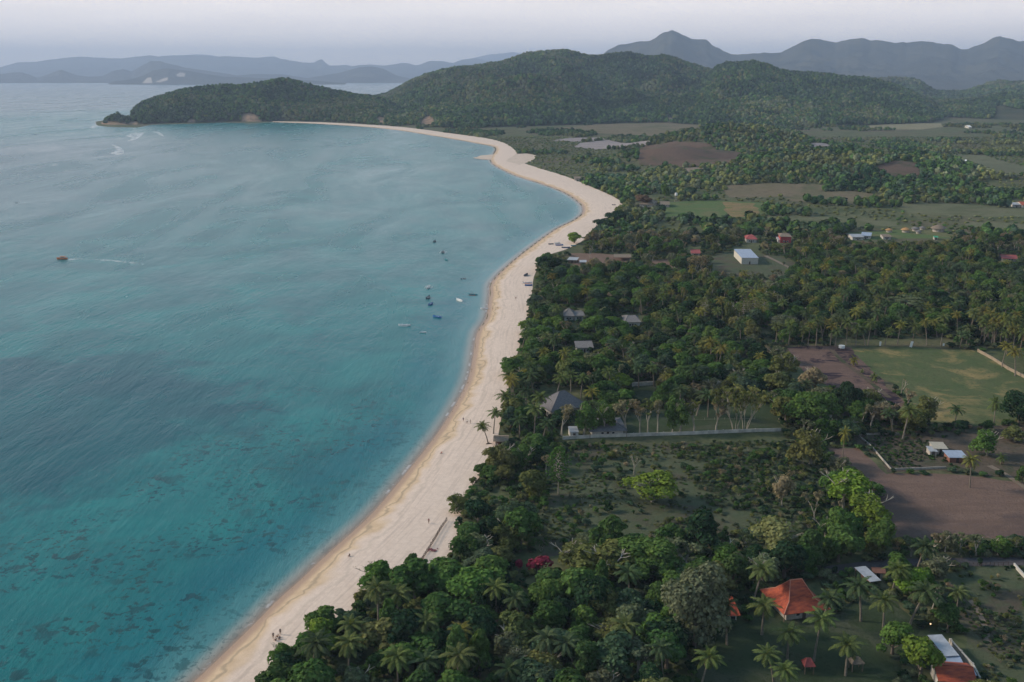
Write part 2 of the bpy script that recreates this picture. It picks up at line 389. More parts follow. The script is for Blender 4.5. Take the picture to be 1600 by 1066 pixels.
reefP = [on_plane(a, b, 0)[:2] for a, b in [(-200, 800), (60, 780), (300, 690), (450, 610), (600, 600), (640, 680), (520, 820), (400, 940), (280, 1080), (100, 1300), (-300, 1300)]]
dp = np.clip(sdist(deepP, x, y) / 60 + 0.5, 0, 1); rf = np.clip(sdist(reefP, x, y) / 30 + 0.5, 0, 1)
x2, y2, z2, f2, (s2, dp2, rf2) = compact(x, y, np.zeros_like(x), f, fm_, s, dp, rf)
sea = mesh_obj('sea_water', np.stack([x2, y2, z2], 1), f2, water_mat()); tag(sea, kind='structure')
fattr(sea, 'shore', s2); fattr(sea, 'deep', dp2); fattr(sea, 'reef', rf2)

# ------------------------------------------------------------------ the plain
def ground_mat():
    m, n, b = new_mat('ground_scrub'); b.inputs['Roughness'].default_value = 0.95; b.inputs['Specular IOR Level'].default_value = 0.1
    c, _ = noise_col(n, (0.055, 0.075, 0.033), (0.125, 0.125, 0.062), 0.03, 6)
    c2, _ = noise_col(n, c, (0.13, 0.095, 0.065), 0.008, 5, 0.5, 0.68)
    c3, _ = noise_col(n, c2, (0.03, 0.048, 0.022), 0.5, 5, 0.45, 0.8)
    L(n, c3, b.inputs['Base Color'])
    return m
x, y, f = polar(30, 45000, 760, R(-40), R(88), 560)
s = sdist(LANDC, x, y); z = ground_z(x, y)
x2, y2, z2, f2, _ = compact(x, y, z, f, s[f].max(1) > -30)
ground = tag(mesh_obj('ground', np.stack([x2, y2, z2], 1), f2, ground_mat(), smooth_=True), kind='structure')

# the beach: a strip between the two lines
nv = 26; vv = np.linspace(-0.35, 1.06, nv)
WCd, VCd = catmull(WL, 26), catmull(VL, 26)
bx = (WCd[:, None, 0] + (VCd - WCd)[:, None, 0] * vv); by = (WCd[:, None, 1] + (VCd - WCd)[:, None, 1] * vv)
bd = np.linalg.norm(VCd - WCd, axis=1)[:, None] * vv
wd = np.abs(sdist([tuple(p) for p in WC], bx.ravel(), by.ravel(), False)).reshape(bx.shape) * np.sign(vv)
bz = ground_z(bx.ravel(), by.ravel()).reshape(bx.shape) + 0.05 + np.hypot(bx, by) * 1.2e-4 * (vv > 0)
bz = np.where(vv > 0, bz, bz)
i = (np.arange(len(WCd) - 1)[:, None] * nv + np.arange(nv - 1)[None, :]); bf = np.stack([i, i + nv, i + nv + 1, i + 1], -1).reshape(-1, 4)[:, ::-1]
beach = tag(mesh_obj('beach', np.stack([bx.ravel(), by.ravel(), bz.ravel()], 1), bf, M_SAND, smooth_=True), kind='structure')
fattr(beach, 'v', np.broadcast_to(vv, bx.shape).ravel()); fattr(beach, 'dist', wd.ravel())

# ------------------------------------------------------------------ hills: ridges read off the skyline, placed at their own distance
def layer(sky_pts, Y1, base, back, power=1.15):
    """sky_pts: photo pixels of the ridge; Y1: its distance; base/back: distance in front/behind where it meets the plain"""
    u = []; H = []
    for px, py in sky_pts:
        X, Y, Z = ridge_pt(px, py, Y1); u.append(X / Y); H.append(Z)
    return dict(u=np.array(u), H=np.array(H), Y1=Y1, base=base, back=back, p=power)
def U(px): return (px - 800) / F * CP
def hill_z(x, y, layers, amp=0.55, sc_=330.0, seed=3):
    u = x / y; z = np.full(x.shape, -5.0)
    n = fbm(x / sc_, y / (sc_ * 1.25), seed, 5); rid = 1 - np.clip(np.abs(2 * n - 1) * 2.3, 0, 1); fine = fbm(x / 90, y / 90, seed + 9, 3)
    for l in layers:
        H = np.interp(u, l['u'], l['H'], left=-20, right=-20)
        H = H * (1 + (fbm(u * 70, u * 0 + 3.3, seed + 70, 4) - 0.5) * (0.16 if sc_ > 1000 else 0.04))
        if callable(l['base']): Y0 = l['base'](u)
        else: Y0 = np.interp(u, [U(a) for a, b in l['base']], [b for a, b in l['base']])
        wob = (fbm(u * 22, u * 0 + seed, seed + 4, 3) - 0.5) * 0.10 * (l['Y1'] - Y0.min())
        t = np.clip((y - Y0) / (l['Y1'] + wob - Y0), 0, 1); tb = np.clip((y - l['Y1'] - wob) / (l['back'] - l['Y1']), 0, 1)
        f = np.where(y < l['Y1'] + wob, (0.35 * t + 0.65 * np.sin(t * math.pi / 2)) ** l['p'], 1 - smooth(tb))
        env = 4 * t * (1 - t) * (tb <= 0)
        vq = vnoise(x / (sc_ * 0.42) + 2.2 * fbm(x / 500, y / 500, seed + 41, 2) + 0.35 * y / sc_, y / (sc_ * 3.2), seed + 40); gul = np.clip(np.abs(vq - 0.5) * 2, 0, 1)
        f = f * (1 - env * 0.34 * (1 - gul) ** 1.5)
        zz = H * f * (1 - env * amp * (0.75 - rid) * 0.95) + (fine - 0.5) * 0.12 * H * env - (1 - f) * 1.0
        z = np.maximum(z, zz)
    return z
def shore_base(pts): return pts
PEN = [(148, 197), (155, 189), (170, 184), (185, 179), (192, 184), (200, 187), (213, 168), (225, 160), (250, 151), (275, 143), (300, 138), (350, 133), (380, 133), (400, 131), (420, 127), (440, 123),
       (455, 125), (470, 129), (490, 135), (505, 138), (530, 144), (560, 150), (580, 152), (600, 156), (640, 180), (660, 196)]
MAIN = [(520, 196), (545, 160), (560, 153), (580, 153), (605, 147), (622, 138), (640, 127), (665, 117), (690, 110), (715, 105), (740, 104), (765, 100), (785, 97), (800, 91), (820, 84), (840, 81), (865, 79), (885, 79),
        (905, 84), (920, 87), (935, 88), (950, 85), (970, 83), (985, 82), (1000, 86), (1015, 88), (1035, 87), (1050, 89), (1065, 95), (1085, 101), (1100, 106), (1130, 112), (1180, 122), (1240, 140), (1300, 170)]
FRONT_ = [(600, 200), (660, 178), (690, 160), (720, 146), (750, 137), (780, 127), (800, 122), (830, 118), (860, 124), (900, 140), (940, 158), (980, 178), (1000, 196)]
EAST = [(950, 198), (985, 184), (1010, 172), (1040, 162), (1060, 152), (1085, 143), (1105, 118), (1120, 104), (1135, 99), (1160, 98), (1180, 97), (1200, 102), (1215, 108), (1235, 113), (1260, 114), (1300, 118), (1320, 121), (1350, 122), (1365, 124), (1390, 131), (1420, 143), (1450, 158), (1480, 174), (1510, 188), (1530, 198)]
BEHIND = [(1330, 150), (1350, 128), (1370, 124), (1400, 123), (1425, 124), (1438, 128), (1450, 137), (1462, 143), (1480, 145), (1510, 143), (1530, 137), (1545, 131), (1560, 128), (1580, 130), (1600, 129), (1650, 122), (1700, 124), (1800, 112), (2000, 105), (2300, 110)]
LOW = [(1380, 196), (1420, 176), (1450, 168), (1480, 165), (1520, 162), (1560, 153), (1600, 150), (1700, 142), (1900, 140), (2200, 150)]
def k6(l): return [(a_, b_ * 1.06) for a_, b_ in l]
TIP = [(149, 199), (158, 193), (170, 188), (184, 184), (194, 187), (206, 190), (214, 188), (222, 197)]
PEN, MAIN, FRONT_, EAST, BEHIND = ([(a_, b_ + 3.0) for a_, b_ in q_] for q_ in (PEN, MAIN, FRONT_, EAST, BEHIND))
HL = [layer(TIP, 3080, [(148, 3000), (222, 2995)], 3300, 0.5), layer(PEN, 3520, k6([(148, 2850), (200, 2800), (235, 2890), (300, 2945), (345, 3015), (400, 3010), (430, 3060), (500, 2990), (560, 2880), (660, 2730)]), 4100, 0.8),
      layer(MAIN, 4500, k6([(520, 2990), (600, 2790), (700, 2640), (800, 2900), (860, 2920), (1000, 2900), (1300, 3000)]), 6700),
      layer(FRONT_, 3400, k6([(600, 2800), (700, 2600), (800, 2700), (850, 2760), (1000, 2900)]), 4400, 1.0),
      layer(EAST, 3950, k6([(950, 3000), (1000, 2900), (1100, 2750), (1200, 2650), (1300, 2720), (1400, 2800), (1530, 2900)]), 5700),
      layer(BEHIND, 5700, [(1330, 4500), (1600, 4400), (2300, 4400)], 8500),
      layer(LOW, 4200, [(1380, 3500), (1500, 3350), (1700, 3200), (2200, 3200)], 5500)]
def hz(x, y): return hill_z(x, y, HL)
nr, na = 330, 620
Yr = 2450 * (8400 / 2450) ** (np.arange(nr) / (nr - 1)); ur = np.linspace(U(140), U(2300), na)
yy, uu = np.meshgrid(Yr, ur, indexing='ij'); x = (uu * yy).ravel(); y = yy.ravel(); z = hz(x, y)
i = np.arange(nr - 1)[:, None] * na + np.arange(na - 1)[None, :]
f = np.stack([i, i + 1, i + na + 1, i + na], -1).reshape(-1, 4)
keep = z[f].max(1) > 0.2
px, py, dd = project(x, y, z)
# bare rock: the headland's foot, two cliff scars, and a track cut across the slope
rock = np.zeros_like(x)
def patch(poly, soft=3.0, amt=1.0):
    global rock
    rock = np.maximum(rock, np.clip(sdist(poly, px, py) / soft + 0.5, 0, 1) * amt)
foot = np.clip((9 - z) / 5, 0, 1) * (px < 216) * (y < 3250); rock = np.maximum(rock, foot)
SCARS = [[(376, 190), (380, 178), (392, 177), (404, 182), (408, 191)], [(292, 192), (297, 185), (303, 187), (304, 192)], [(655, 193), (662, 184), (672, 181), (680, 190), (676, 197), (660, 198)],
         [(1041, 188), (1045, 183), (1053, 184), (1052, 191), (1043, 191)], [(700, 147), (722, 142), (740, 138), (742, 140), (724, 145), (702, 149)], [(762, 137), (776, 135), (776, 137), (762, 139)],
         [(585, 188), (592, 182), (606, 186), (606, 193), (588, 193)]]
for sc_i in SCARS: patch(sc_i, 1.5)
x2, y2, z2, f2, (rk2,) = compact(x, y, z, f, keep, rock)
def hill_mat():
    m, n, b = new_mat('hill_ground'); b.inputs['Roughness'].default_value = 0.95; b.inputs['Specular IOR Level'].default_value = 0.1
    c, _ = noise_col(n, (0.022, 0.038, 0.017), (0.065, 0.062, 0.033), 0.008, 6)
    rc, _ = noise_col(n, (0.36, 0.235, 0.15), (0.15, 0.11, 0.08), 0.06, 6)
    L(n, mixc(n, attr(n, 'rock').outputs['Fac'], c, rc), b.inputs['Base Color']); return m
hills = tag(mesh_obj('hills', np.stack([x2, y2, z2], 1), f2, hill_mat(), smooth_=True), kind='structure'); fattr(hills, 'rock', rk2)

# ------------------------------------------------------------------ far mountains, each range a terrain of its own
def mountain(name, pts, Y1, Y0, Yb, col1, col2, seed, amp=0.34, nr=110, na=520, cliffs=None, sc_=2600.0):
    l = layer(pts, Y1, [(-500, Y0), (2500, Y0)], Yb)
    Yr = np.linspace(Y0 * 0.995, Yb, nr); ur = np.linspace(U(pts[0][0]), U(pts[-1][0]), na)
    yy, uu = np.meshgrid(Yr, ur, indexing='ij'); x = (uu * yy).ravel(); y = yy.ravel(); z = hill_z(x, y, [l], amp, sc_, seed)
    i = np.arange(nr - 1)[:, None] * na + np.arange(na - 1)[None, :]
    f = np.stack([i, i + 1, i + na + 1, i + na], -1).reshape(-1, 4); keep = z[f].max(1) > -0.5
    px, py, dd = project(x, y, z); rk = np.zeros_like(x)
    for c in (cliffs or []): rk = np.maximum(rk, np.clip(sdist(c, px, py) / 1.5 + 0.5, 0, 1))
    x2, y2, z2, f2, (rk2,) = compact(x, y, z, f, keep, rk)
    m, n, b = new_mat(name + '_forest'); b.inputs['Roughness'].default_value = 1.0; b.inputs['Specular IOR Level'].default_value = 0.0
    c, _ = noise_col(n, col1, col2, 0.0022, 8, 0.3, 0.7)
    L(n, mixc(n, attr(n, 'rock').outputs['Fac'], c, (0.5, 0.42, 0.34)), b.inputs['Base Color'])
    o = tag(mesh_obj('mountains', np.stack([x2, y2, z2], 1), f2, m, smooth_=True), kind='structure'); fattr(o, 'rock', rk2); return o
DG, LG = (0.012, 0.018, 0.012), (0.075, 0.07, 0.045)
RIGHT_M = [(925, 96), (935, 90), (950, 77), (965, 72), (985, 69), (1000, 65), (1015, 64), (1030, 56), (1040, 51), (1052, 49), (1065, 53), (1080, 59), (1092, 60), (1103, 62), (1112, 70), (1125, 77), (1142, 83), (1165, 85),
           (1185, 84), (1205, 83), (1218, 82), (1232, 75), (1250, 66), (1267, 59), (1280, 62), (1305, 68), (1325, 64), (1340, 62), (1360, 64), (1372, 62), (1390, 67), (1400, 68), (1420, 64), (1445, 63), (1460, 66), (1475, 70),
           (1490, 73), (1500, 78), (1512, 77), (1530, 70), (1548, 61), (1562, 57), (1580, 62), (1595, 67), (1620, 62), (1660, 48), (1720, 66), (1800, 60), (1900, 75), (2050, 70), (2300, 96)]
mountain('range_east', RIGHT_M, 13500, 10200, 17000, DG, LG, 21)
LEFT_FAR = [(-500, 112), (-300, 100), (-150, 92), (-60, 100), (0, 105), (15, 101), (28, 97), (45, 98), (60, 97), (75, 94), (100, 91), (120, 89), (137, 88), (150, 90), (170, 92), (200, 90), (235, 87), (275, 86), (315, 86), (350, 89),
            (375, 89), (400, 90), (428, 88), (440, 92), (460, 95), (478, 98), (490, 99), (497, 95), (503, 93), (509, 99), (515, 103), (540, 102), (550, 104), (562, 101), (580, 100), (600, 103), (635, 99), (650, 102),
            (670, 96), (690, 96), (708, 99), (725, 92), (745, 91), (765, 96), (775, 101), (800, 108), (840, 118)]
mountain('range_far_left', LEFT_FAR, 30000, 24000, 35000, DG, LG, 33, sc_=3400)
mountain('range_faint', [(150, 104), (230, 90), (270, 86), (330, 86), (400, 92), (480, 102), (560, 108), (700, 103), (750, 88), (770, 84), (800, 82), (850, 82), (900, 88), (960, 92), (1100, 96), (1250, 110)], 39000, 36000, 43000, DG, LG, 37, sc_=5000)
LEFT_NEAR = [(-500, 112), (-200, 120), (-60, 112), (0, 116), (15, 114), (35, 113), (47, 117), (58, 122), (75, 117), (95, 109), (108, 114), (120, 118), (140, 120), (160, 119), (175, 112), (192, 108), (205, 112), (220, 104),
             (235, 96), (250, 95), (265, 100), (285, 106), (300, 108), (330, 112), (370, 118), (400, 116), (440, 116), (480, 122), (530, 114), (560, 106), (580, 104), (600, 108), (620, 118), (660, 127)]
mountain('range_near_left', LEFT_NEAR, 20000, 18600, 22500, DG, LG, 41, sc_=2000, amp=0.25)
mountain('cape_left', [(168, 131), (180, 127), (205, 124), (225, 118), (240, 110), (262, 107), (290, 110), (320, 116), (350, 120), (390, 121), (440, 124), (490, 126), (540, 130)], 16200, 15500, 17600, DG, LG, 47, sc_=1400, amp=0.25,
         cliffs=[[(222, 130), (230, 122), (236, 121), (238, 130)], [(243, 128), (252, 124), (262, 121), (262, 125), (250, 129)], [(275, 117), (282, 113), (290, 115), (288, 120), (278, 120)], [(203, 118), (208, 116), (206, 119)]])

# ------------------------------------------------------------------ fields, lawns, ponds: sheets draped on the plain
CLEAR = []
def drape(name, poly_px, mat, lift=0.03, step=None, wob=1.0, clear=True, name_kind='structure', label=None, pool=False):
    w_ = [G(*p)[:2] for p in poly_px]
    if clear: CLEAR.append([tuple(p) for p in w_])
    # densify and roughen the outline
    d0 = np.mean([np.hypot(*p) for p in w_]); step = step or max(1.2, d0 * 0.006)
    out = []
    for i in range(len(w_)):
        a, b = np.array(w_[i]), np.array(w_[(i + 1) % len(w_)]); n = max(1, int(np.linalg.norm(b - a) / step))
        for k in range(n): out.append(a + (b - a) * k / n)
    out = np.array(out); ce = out.mean(0)
    if wob > 0:
        q = (fbm(out[:, 0] / (step * 2.5), out[:, 1] / (step * 2.5), 77, 3) - 0.5) * step * 2.4 * wob
        dirs = out - ce; dirs /= np.linalg.norm(dirs, axis=1)[:, None] + 1e-9; out = out + dirs * q[:, None]
    pts = [Vector((float(p[0]), float(p[1]))) for p in out]; n0 = len(pts)
    mn, mxx = out.min(0), out.max(0); gs = max(step * 2.2, (mxx - mn).max() / 40)
    gx, gy = np.meshgrid(np.arange(mn[0], mxx[0], gs), np.arange(mn[1], mxx[1], gs))
    gx = gx.ravel(); gy = gy.ravel(); ins = sdist([tuple(p) for p in out], gx, gy) > gs * 0.4
    pts += [Vector((float(a), float(b))) for a, b in zip(gx[ins], gy[ins])]
    v, e, f, *_ = mgeo.delaunay_2d_cdt(pts, [(i, (i + 1) % n0) for i in range(n0)], [list(range(n0))], 1, 1e-4)
    vx = np.array([p[0] for p in v]); vy = np.array([p[1] for p in v])
    vz = ground_z(vx, vy) + lift + np.where(ground_z(vx, vy) > 1.6, 0.5, 0.0) * (d0 > 900)
    o = mesh_obj(name, np.stack([vx, vy, vz], 1), [list(q) for q in f], mat, smooth_=True); tag(o, label=label, kind=name_kind)
    return o
def field_mat(name, a, b, s1=0.12, c=None, s2=0.02, stripes=None, lo2=0.5, hi2=0.62):
    m, n, bs = new_mat(name); bs.inputs['Roughness'].default_value = 0.95; bs.inputs['Specular IOR Level'].default_value = 0.08
    o, f1 = noise_col(n, a, b, s1, 7, 0.3, 0.7, rough=0.7)
    if c: o, _ = noise_col(n, o, c, s2, 6, lo2, hi2, rough=0.65, dist=0.8)
    o, _ = noise_col(n, o, tuple(k * 0.55 for k in b), s1 * 6, 5, 0.52, 0.72, rough=0.75)
    if stripes:
        o2, _ = noise_col(n, o, tuple(k * 0.7 for k in a), stripes, 3, 0.45, 0.7, mapping=(0.12, 1, 1)); o = o2
    L(n, o, bs.inputs['Base Color'])
    g = N(n, 'ShaderNodeTexNoise', i_Scale=1.1, i_Detail=5, i_Roughness=0.7); L(n, N(n, 'ShaderNodeNewGeometry').outputs['Position'], g.inputs['Vector'])
    bp = N(n, 'ShaderNodeBump', i_Strength=0.7, i_Distance=0.5); L(n, g.outputs['Fac'], bp.inputs['Height']); L(n, bp.outputs[0], bs.inputs['Normal'])
    return m
F_DRYSAND = field_mat('dry_sand', (0.62, 0.50, 0.41), (0.5, 0.40, 0.32), 0.05)
F_BURNT = field_mat('burnt_soil', (0.17, 0.11, 0.09), (0.12, 0.08, 0.068), 0.15, (0.022, 0.017, 0.028), 0.05, stripes=0.35, lo2=0.5, hi2=0.56)
F_PASTURE = field_mat('pasture_grass', (0.062, 0.095, 0.038), (0.10, 0.11, 0.052), 0.09, (0.25, 0.19, 0.085), 0.04, lo2=0.50, hi2=0.66)
F_SOIL = field_mat('bare_soil', (0.19, 0.125, 0.098), (0.14, 0.095, 0.078), 0.2, (0.105, 0.075, 0.068), 0.025, stripes=0.3)
F_LOT = field_mat('trodden_soil', (0.13, 0.095, 0.075), (0.075, 0.065, 0.045), 0.12, (0.045, 0.06, 0.03), 0.06)
F_SCRUB = field_mat('rough_grass', (0.055, 0.078, 0.042), (0.095, 0.10, 0.058), 0.18, (0.085, 0.07, 0.052), 0.03)
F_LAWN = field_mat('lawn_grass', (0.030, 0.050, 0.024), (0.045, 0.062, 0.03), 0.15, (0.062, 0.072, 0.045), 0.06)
F_GREEN = field_mat('green_grass', (0.07, 0.125, 0.04), (0.10, 0.13, 0.05), 0.05, (0.13, 0.13, 0.06), 0.03)
F_DRY = field_mat('dry_grass', (0.26, 0.17, 0.08), (0.16, 0.13, 0.07), 0.08, (0.12, 0.14, 0.05), 0.04)
F_MEADOW = field_mat('meadow_grass', (0.105, 0.125, 0.065), (0.14, 0.13, 0.08), 0.03, (0.09, 0.10, 0.05), 0.015)
F_PALE = field_mat('pale_field', (0.24, 0.21, 0.13), (0.17, 0.16, 0.09), 0.02)
F_BROWN = field_mat('brown_slope', (0.135, 0.088, 0.065), (0.095, 0.066, 0.05), 0.06, (0.065, 0.065, 0.035), 0.02)
F_TAN = field_mat('tan_field', (0.17, 0.13, 0.09), (0.12, 0.11, 0.06), 0.02, (0.07, 0.09, 0.04), 0.006)
F_POND = field_mat('dry_salt_pan', (0.30, 0.26, 0.25), (0.22, 0.19, 0.19), 0.03)
F_BAREYARD = field_mat('red_earth', (0.20, 0.13, 0.10), (0.14, 0.095, 0.07), 0.2)
F_ROAD = field_mat('asphalt', (0.10, 0.09, 0.095), (0.075, 0.07, 0.075), 0.8)
F_DIRT = field_mat('dirt_track', (0.24, 0.19, 0.15), (0.16, 0.13, 0.10), 0.6)

drape('field', [(1196, 545), (1260, 540), (1330, 543), (1345, 562), (1362, 580), (1388, 604), (1410, 625), (1425, 645), (1400, 654), (1330, 630), (1290, 600), (1215, 556)], F_BURNT)
drape('pasture', [(1328, 543), (1420, 543), (1520, 546), (1560, 566), (1610, 592), (1680, 630), (1600, 660), (1540, 668), (1440, 662), (1424, 640), (1395, 606), (1365, 578), (1345, 560)], F_PASTURE, 0.05)
drape('ploughed_field', [(1290, 698), (1340, 700), (1385, 741), (1480, 740), (1660, 762), (1700, 842), (1560, 840), (1400, 842), (1372, 800), (1335, 742)], F_SOIL)
drape('bare_lot', [(1325, 682), (1420, 680), (1500, 668), (1600, 665), (1700, 672), (1700, 740), (1640, 752), (1480, 736), (1392, 737), (1352, 697)], F_LOT, 0.07)
drape('rough_clearing', [(862, 706), (960, 694), (1080, 692), (1200, 686), (1240, 692), (1288, 735), (1300, 790), (1240, 828), (1050, 846), (960, 852), (880, 868), (845, 872), (838, 830), (858, 760)], F_SCRUB)
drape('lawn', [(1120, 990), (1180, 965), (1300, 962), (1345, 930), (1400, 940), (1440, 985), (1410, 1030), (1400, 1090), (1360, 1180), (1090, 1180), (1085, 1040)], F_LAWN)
drape('scrub_lot', [(1450, 905), (1520, 885), (1600, 882), (1720, 890), (1750, 1160), (1560, 1170), (1520, 1040), (1505, 985), (1470, 950)], F_SCRUB, 0.04)
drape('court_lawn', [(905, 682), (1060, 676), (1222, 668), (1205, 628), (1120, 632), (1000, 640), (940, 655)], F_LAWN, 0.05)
drape('bare_lot', [(1585, 884), (1640, 883), (1660, 915), (1614, 916)], F_BAREYARD)
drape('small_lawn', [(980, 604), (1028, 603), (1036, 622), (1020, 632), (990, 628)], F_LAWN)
drape('yard', [(1034, 316), (1110, 313), (1190, 317), (1196, 341), (1130, 346), (1040, 343)], F_GREEN)
drape('dry_grass_patch', [(1130, 316), (1178, 319), (1184, 338), (1140, 340)], F_DRY, 0.12, clear=False)
drape('shed_clearing', [(1098, 402), (1150, 392), (1225, 402), (1262, 425), (1200, 444), (1120, 434)], F_SCRUB)
drape('earth_yard', [(1011, 408), (1045, 406), (1056, 424), (1040, 433), (1018, 426)], F_BAREYARD)
drape('earth_yard', [(888, 396), (940, 396), (990, 402), (975, 414), (900, 416)], F_BAREYARD)
drape('brown_field', [(1130, 291), (1200, 286), (1300, 290), (1265, 307), (1140, 309)], F_TAN)
drape('meadow', [(1190, 337), (1300, 339), (1400, 347), (1400, 354), (1200, 351)], F_MEADOW)
drape('meadow', [(1400, 318), (1500, 318), (1580, 326), (1640, 330), (1640, 340), (1500, 338), (1410, 332)], F_MEADOW)
drape('meadow', [(1510, 347), (1580, 349), (1660, 356), (1640, 362), (1520, 356)], F_MEADOW)
drape('village_ground', [(1320, 363), (1480, 358), (1486, 372), (1325, 376)], F_GREEN)
drape('pale_field', [(1355, 197), (1400, 193.5), (1470, 193), (1474, 199), (1440, 203), (1362, 203)], F_PALE, 0.6, wob=0.4)
drape('tan_field', [(870, 201), (930, 195), (1010, 192.5), (1092, 192), (1100, 204), (1000, 212), (920, 208)], F_TAN, 0.6, wob=0.4)
drape('salt_pan', [(905, 224), (950, 219), (1015, 221), (1020, 226), (975, 232), (930, 234), (898, 230)], F_POND, 0.5, wob=0.3)
drape('salt_pan', [(862, 220), (890, 216), (940, 215), (948, 219), (900, 222)], F_POND, 0.5, wob=0.3)
drape('sand_patch', [(1046, 266), (1085, 263), (1105, 266), (1082, 271)], F_DIRT, 0.4, wob=0.4)
drape('pasture', [(1472, 243), (1540, 243), (1600, 261), (1660, 276), (1560, 276), (1505, 257)], F_MEADOW, 0.4)
drape('brown_slope', [(990, 238), (1010, 229), (1055, 223), (1110, 227), (1158, 243), (1150, 257), (1060, 262), (1000, 258)], F_BROWN, 0.3)
drape('brown_slope', [(1370, 262), (1400, 252), (1430, 256), (1440, 276), (1390, 282)], F_BROWN, 0.3)
drape('salt_pan', [(1256, 227), (1290, 225), (1301, 232), (1280, 235)], F_POND, 0.4, wob=0.3)
drape('meadow', [(1220, 300), (1330, 300), (1390, 308), (1330, 318), (1230, 314)], F_TAN)
drape('river_mouth', [(790, 252), (806, 241), (822, 240), (838, 243), (832, 252), (812, 258)], F_DRYSAND, 0.35, wob=0.3)
sb = drape('sandbar', [(738, 246), (752, 242), (776, 240), (790, 246), (776, 249), (752, 248)], F_DRYSAND, 0.0, wob=0.3, clear=False)
for v in sb.data.vertices: v.co.z = 0.35
ROADP = [(1285, 886), (1340, 879), (1390, 874), (1450, 873), (1520, 872), (1600, 871), (1750, 869)]
drape('road', ROADP + [(x_, y_ + 13) for x_, y_ in reversed(ROADP)], F_ROAD, 0.09, wob=0.15)
def ribbon(name, pts_px, wd, mat, lift):
    pts = catmull([G(*p)[:2] for p in pts_px], 8); v = []; f = []
    for i, p in enumerate(pts):
        d = pts[min(i + 1, len(pts) - 1)] - pts[max(i - 1, 0)]; n_ = np.array([-d[1], d[0]]) / (np.linalg.norm(d) + 1e-9) * wd / 2 * (0.8 + 0.4 * vnoise(i * 0.7, 3.0, 5))
        for s_ in (1, -1): q = p + n_ * s_; v.append((q[0], q[1], float(ground_z(q[0], q[1])) + lift))
    for i in range(len(pts) - 1): f.append((2 * i, 2 * i + 1, 2 * i + 3, 2 * i + 2))
    return tag(mesh_obj(name, v, f, mat), kind='structure')
ribbon('path', [(1500, 925), (1520, 943), (1531, 960), (1540, 985), (1543, 1004)], 1.6, F_DIRT, 0.12)
ribbon('path', [(1546, 728), (1572, 742), (1592, 756), (1640, 790)], 2.2, F_DIRT, 0.12)
ribbon('path', [(1520, 360), (1545, 375), (1562, 380), (1585, 395)], 3.0, F_DIRT, 0.12)
ribbon('path', [(1196, 400), (1225, 414), (1250, 428)], 3.0, F_DIRT, 0.12)
ribbon('track', [(1298, 546), (1318, 566), (1350, 590), (1390, 622)], 2.5, F_LOT, 0.14)

# white water off the headland and the wake of the boat
def foam_mat(name, amt=0.6):
    m, n, b = new_mat(name); b.inputs['Base Color'].default_value = (0.8, 0.82, 0.84, 1); b.inputs['Roughness'].default_value = 0.8
    out = n.nodes['Material Output']; tr = N(n, 'ShaderNodeBsdfTransparent'); ms = N(n, 'ShaderNodeMixShader')
    g = N(n, 'ShaderNodeNewGeometry'); k = N(n, 'ShaderNodeTexNoise', i_Scale=0.09, i_Detail=5, i_Roughness=0.7); L(n, g.outputs['Position'], k.inputs['Vector'])
    L(n, ramp(n, k.outputs['Fac'], 0.42, 0.62, 0, amt), ms.inputs[0]); L(n, tr.outputs[0], ms.inputs[1]); L(n, b.outputs[0], ms.inputs[2]); L(n, ms.outputs[0], out.inputs[0]); return m
M_FOAM = foam_mat('foam', 0.9); M_WAKE = foam_mat('wake_foam', 0.55)
def foam(name, poly, mat, z=0.06):
    v = [tuple(on_plane(a, b, z)) for a, b in poly]
    return tag(mesh_obj(name, v, [list(range(len(v)))], mat), kind='stuff')
def streak(pts, w0, w1):
    n = len(pts); a = [(p[0], p[1] - (w0 + (w1 - w0) * i / (n - 1)) / 2) for i, p in enumerate(pts)]; b = [(p[0], p[1] + (w0 + (w1 - w0) * i / (n - 1)) / 2) for i, p in enumerate(pts)]
    return a + b[::-1]
tag(foam('breaking_wave', [(196, 213), (206, 208), (220, 207), (226, 207.5), (221, 213), (210, 219), (198, 221), (208, 215)], M_FOAM), 'white foam of a breaking wave just below the rocky headland', 'wave')
tag(foam('breaking_wave', [(236, 206), (246, 205.5), (254, 209), (256, 213), (250, 212), (245, 208)], M_FOAM), 'thin arc of foam right of the wave under the headland', 'wave')
tag(foam('breaking_wave', [(172, 240), (183, 235), (178, 228), (172, 225), (186, 229), (193, 234), (194, 240), (184, 242)], M_FOAM), 'hooked white breaker furthest from the rocky headland toward the open bay', 'wave')
tag(foam('breaking_wave', [(80, 259), (86, 256), (92, 257), (88, 259)], M_FOAM), 'tiny whitecap in the open bay left of the hooked breaker', 'wave')
tag(foam('breaking_wave', [(140, 199), (146, 196), (152, 197.5), (150, 200.5), (143, 201)], M_FOAM), 'foam splashing at the very tip of the rocky headland', 'wave')
tag(foam('boat_wake', streak([(106, 405.8), (125, 405.2), (150, 405.6), (175, 407.3), (200, 410), (224, 413)], 2.2, 1.6), M_WAKE), 'thin pale wake trailing behind the orange motor boat', 'wake')

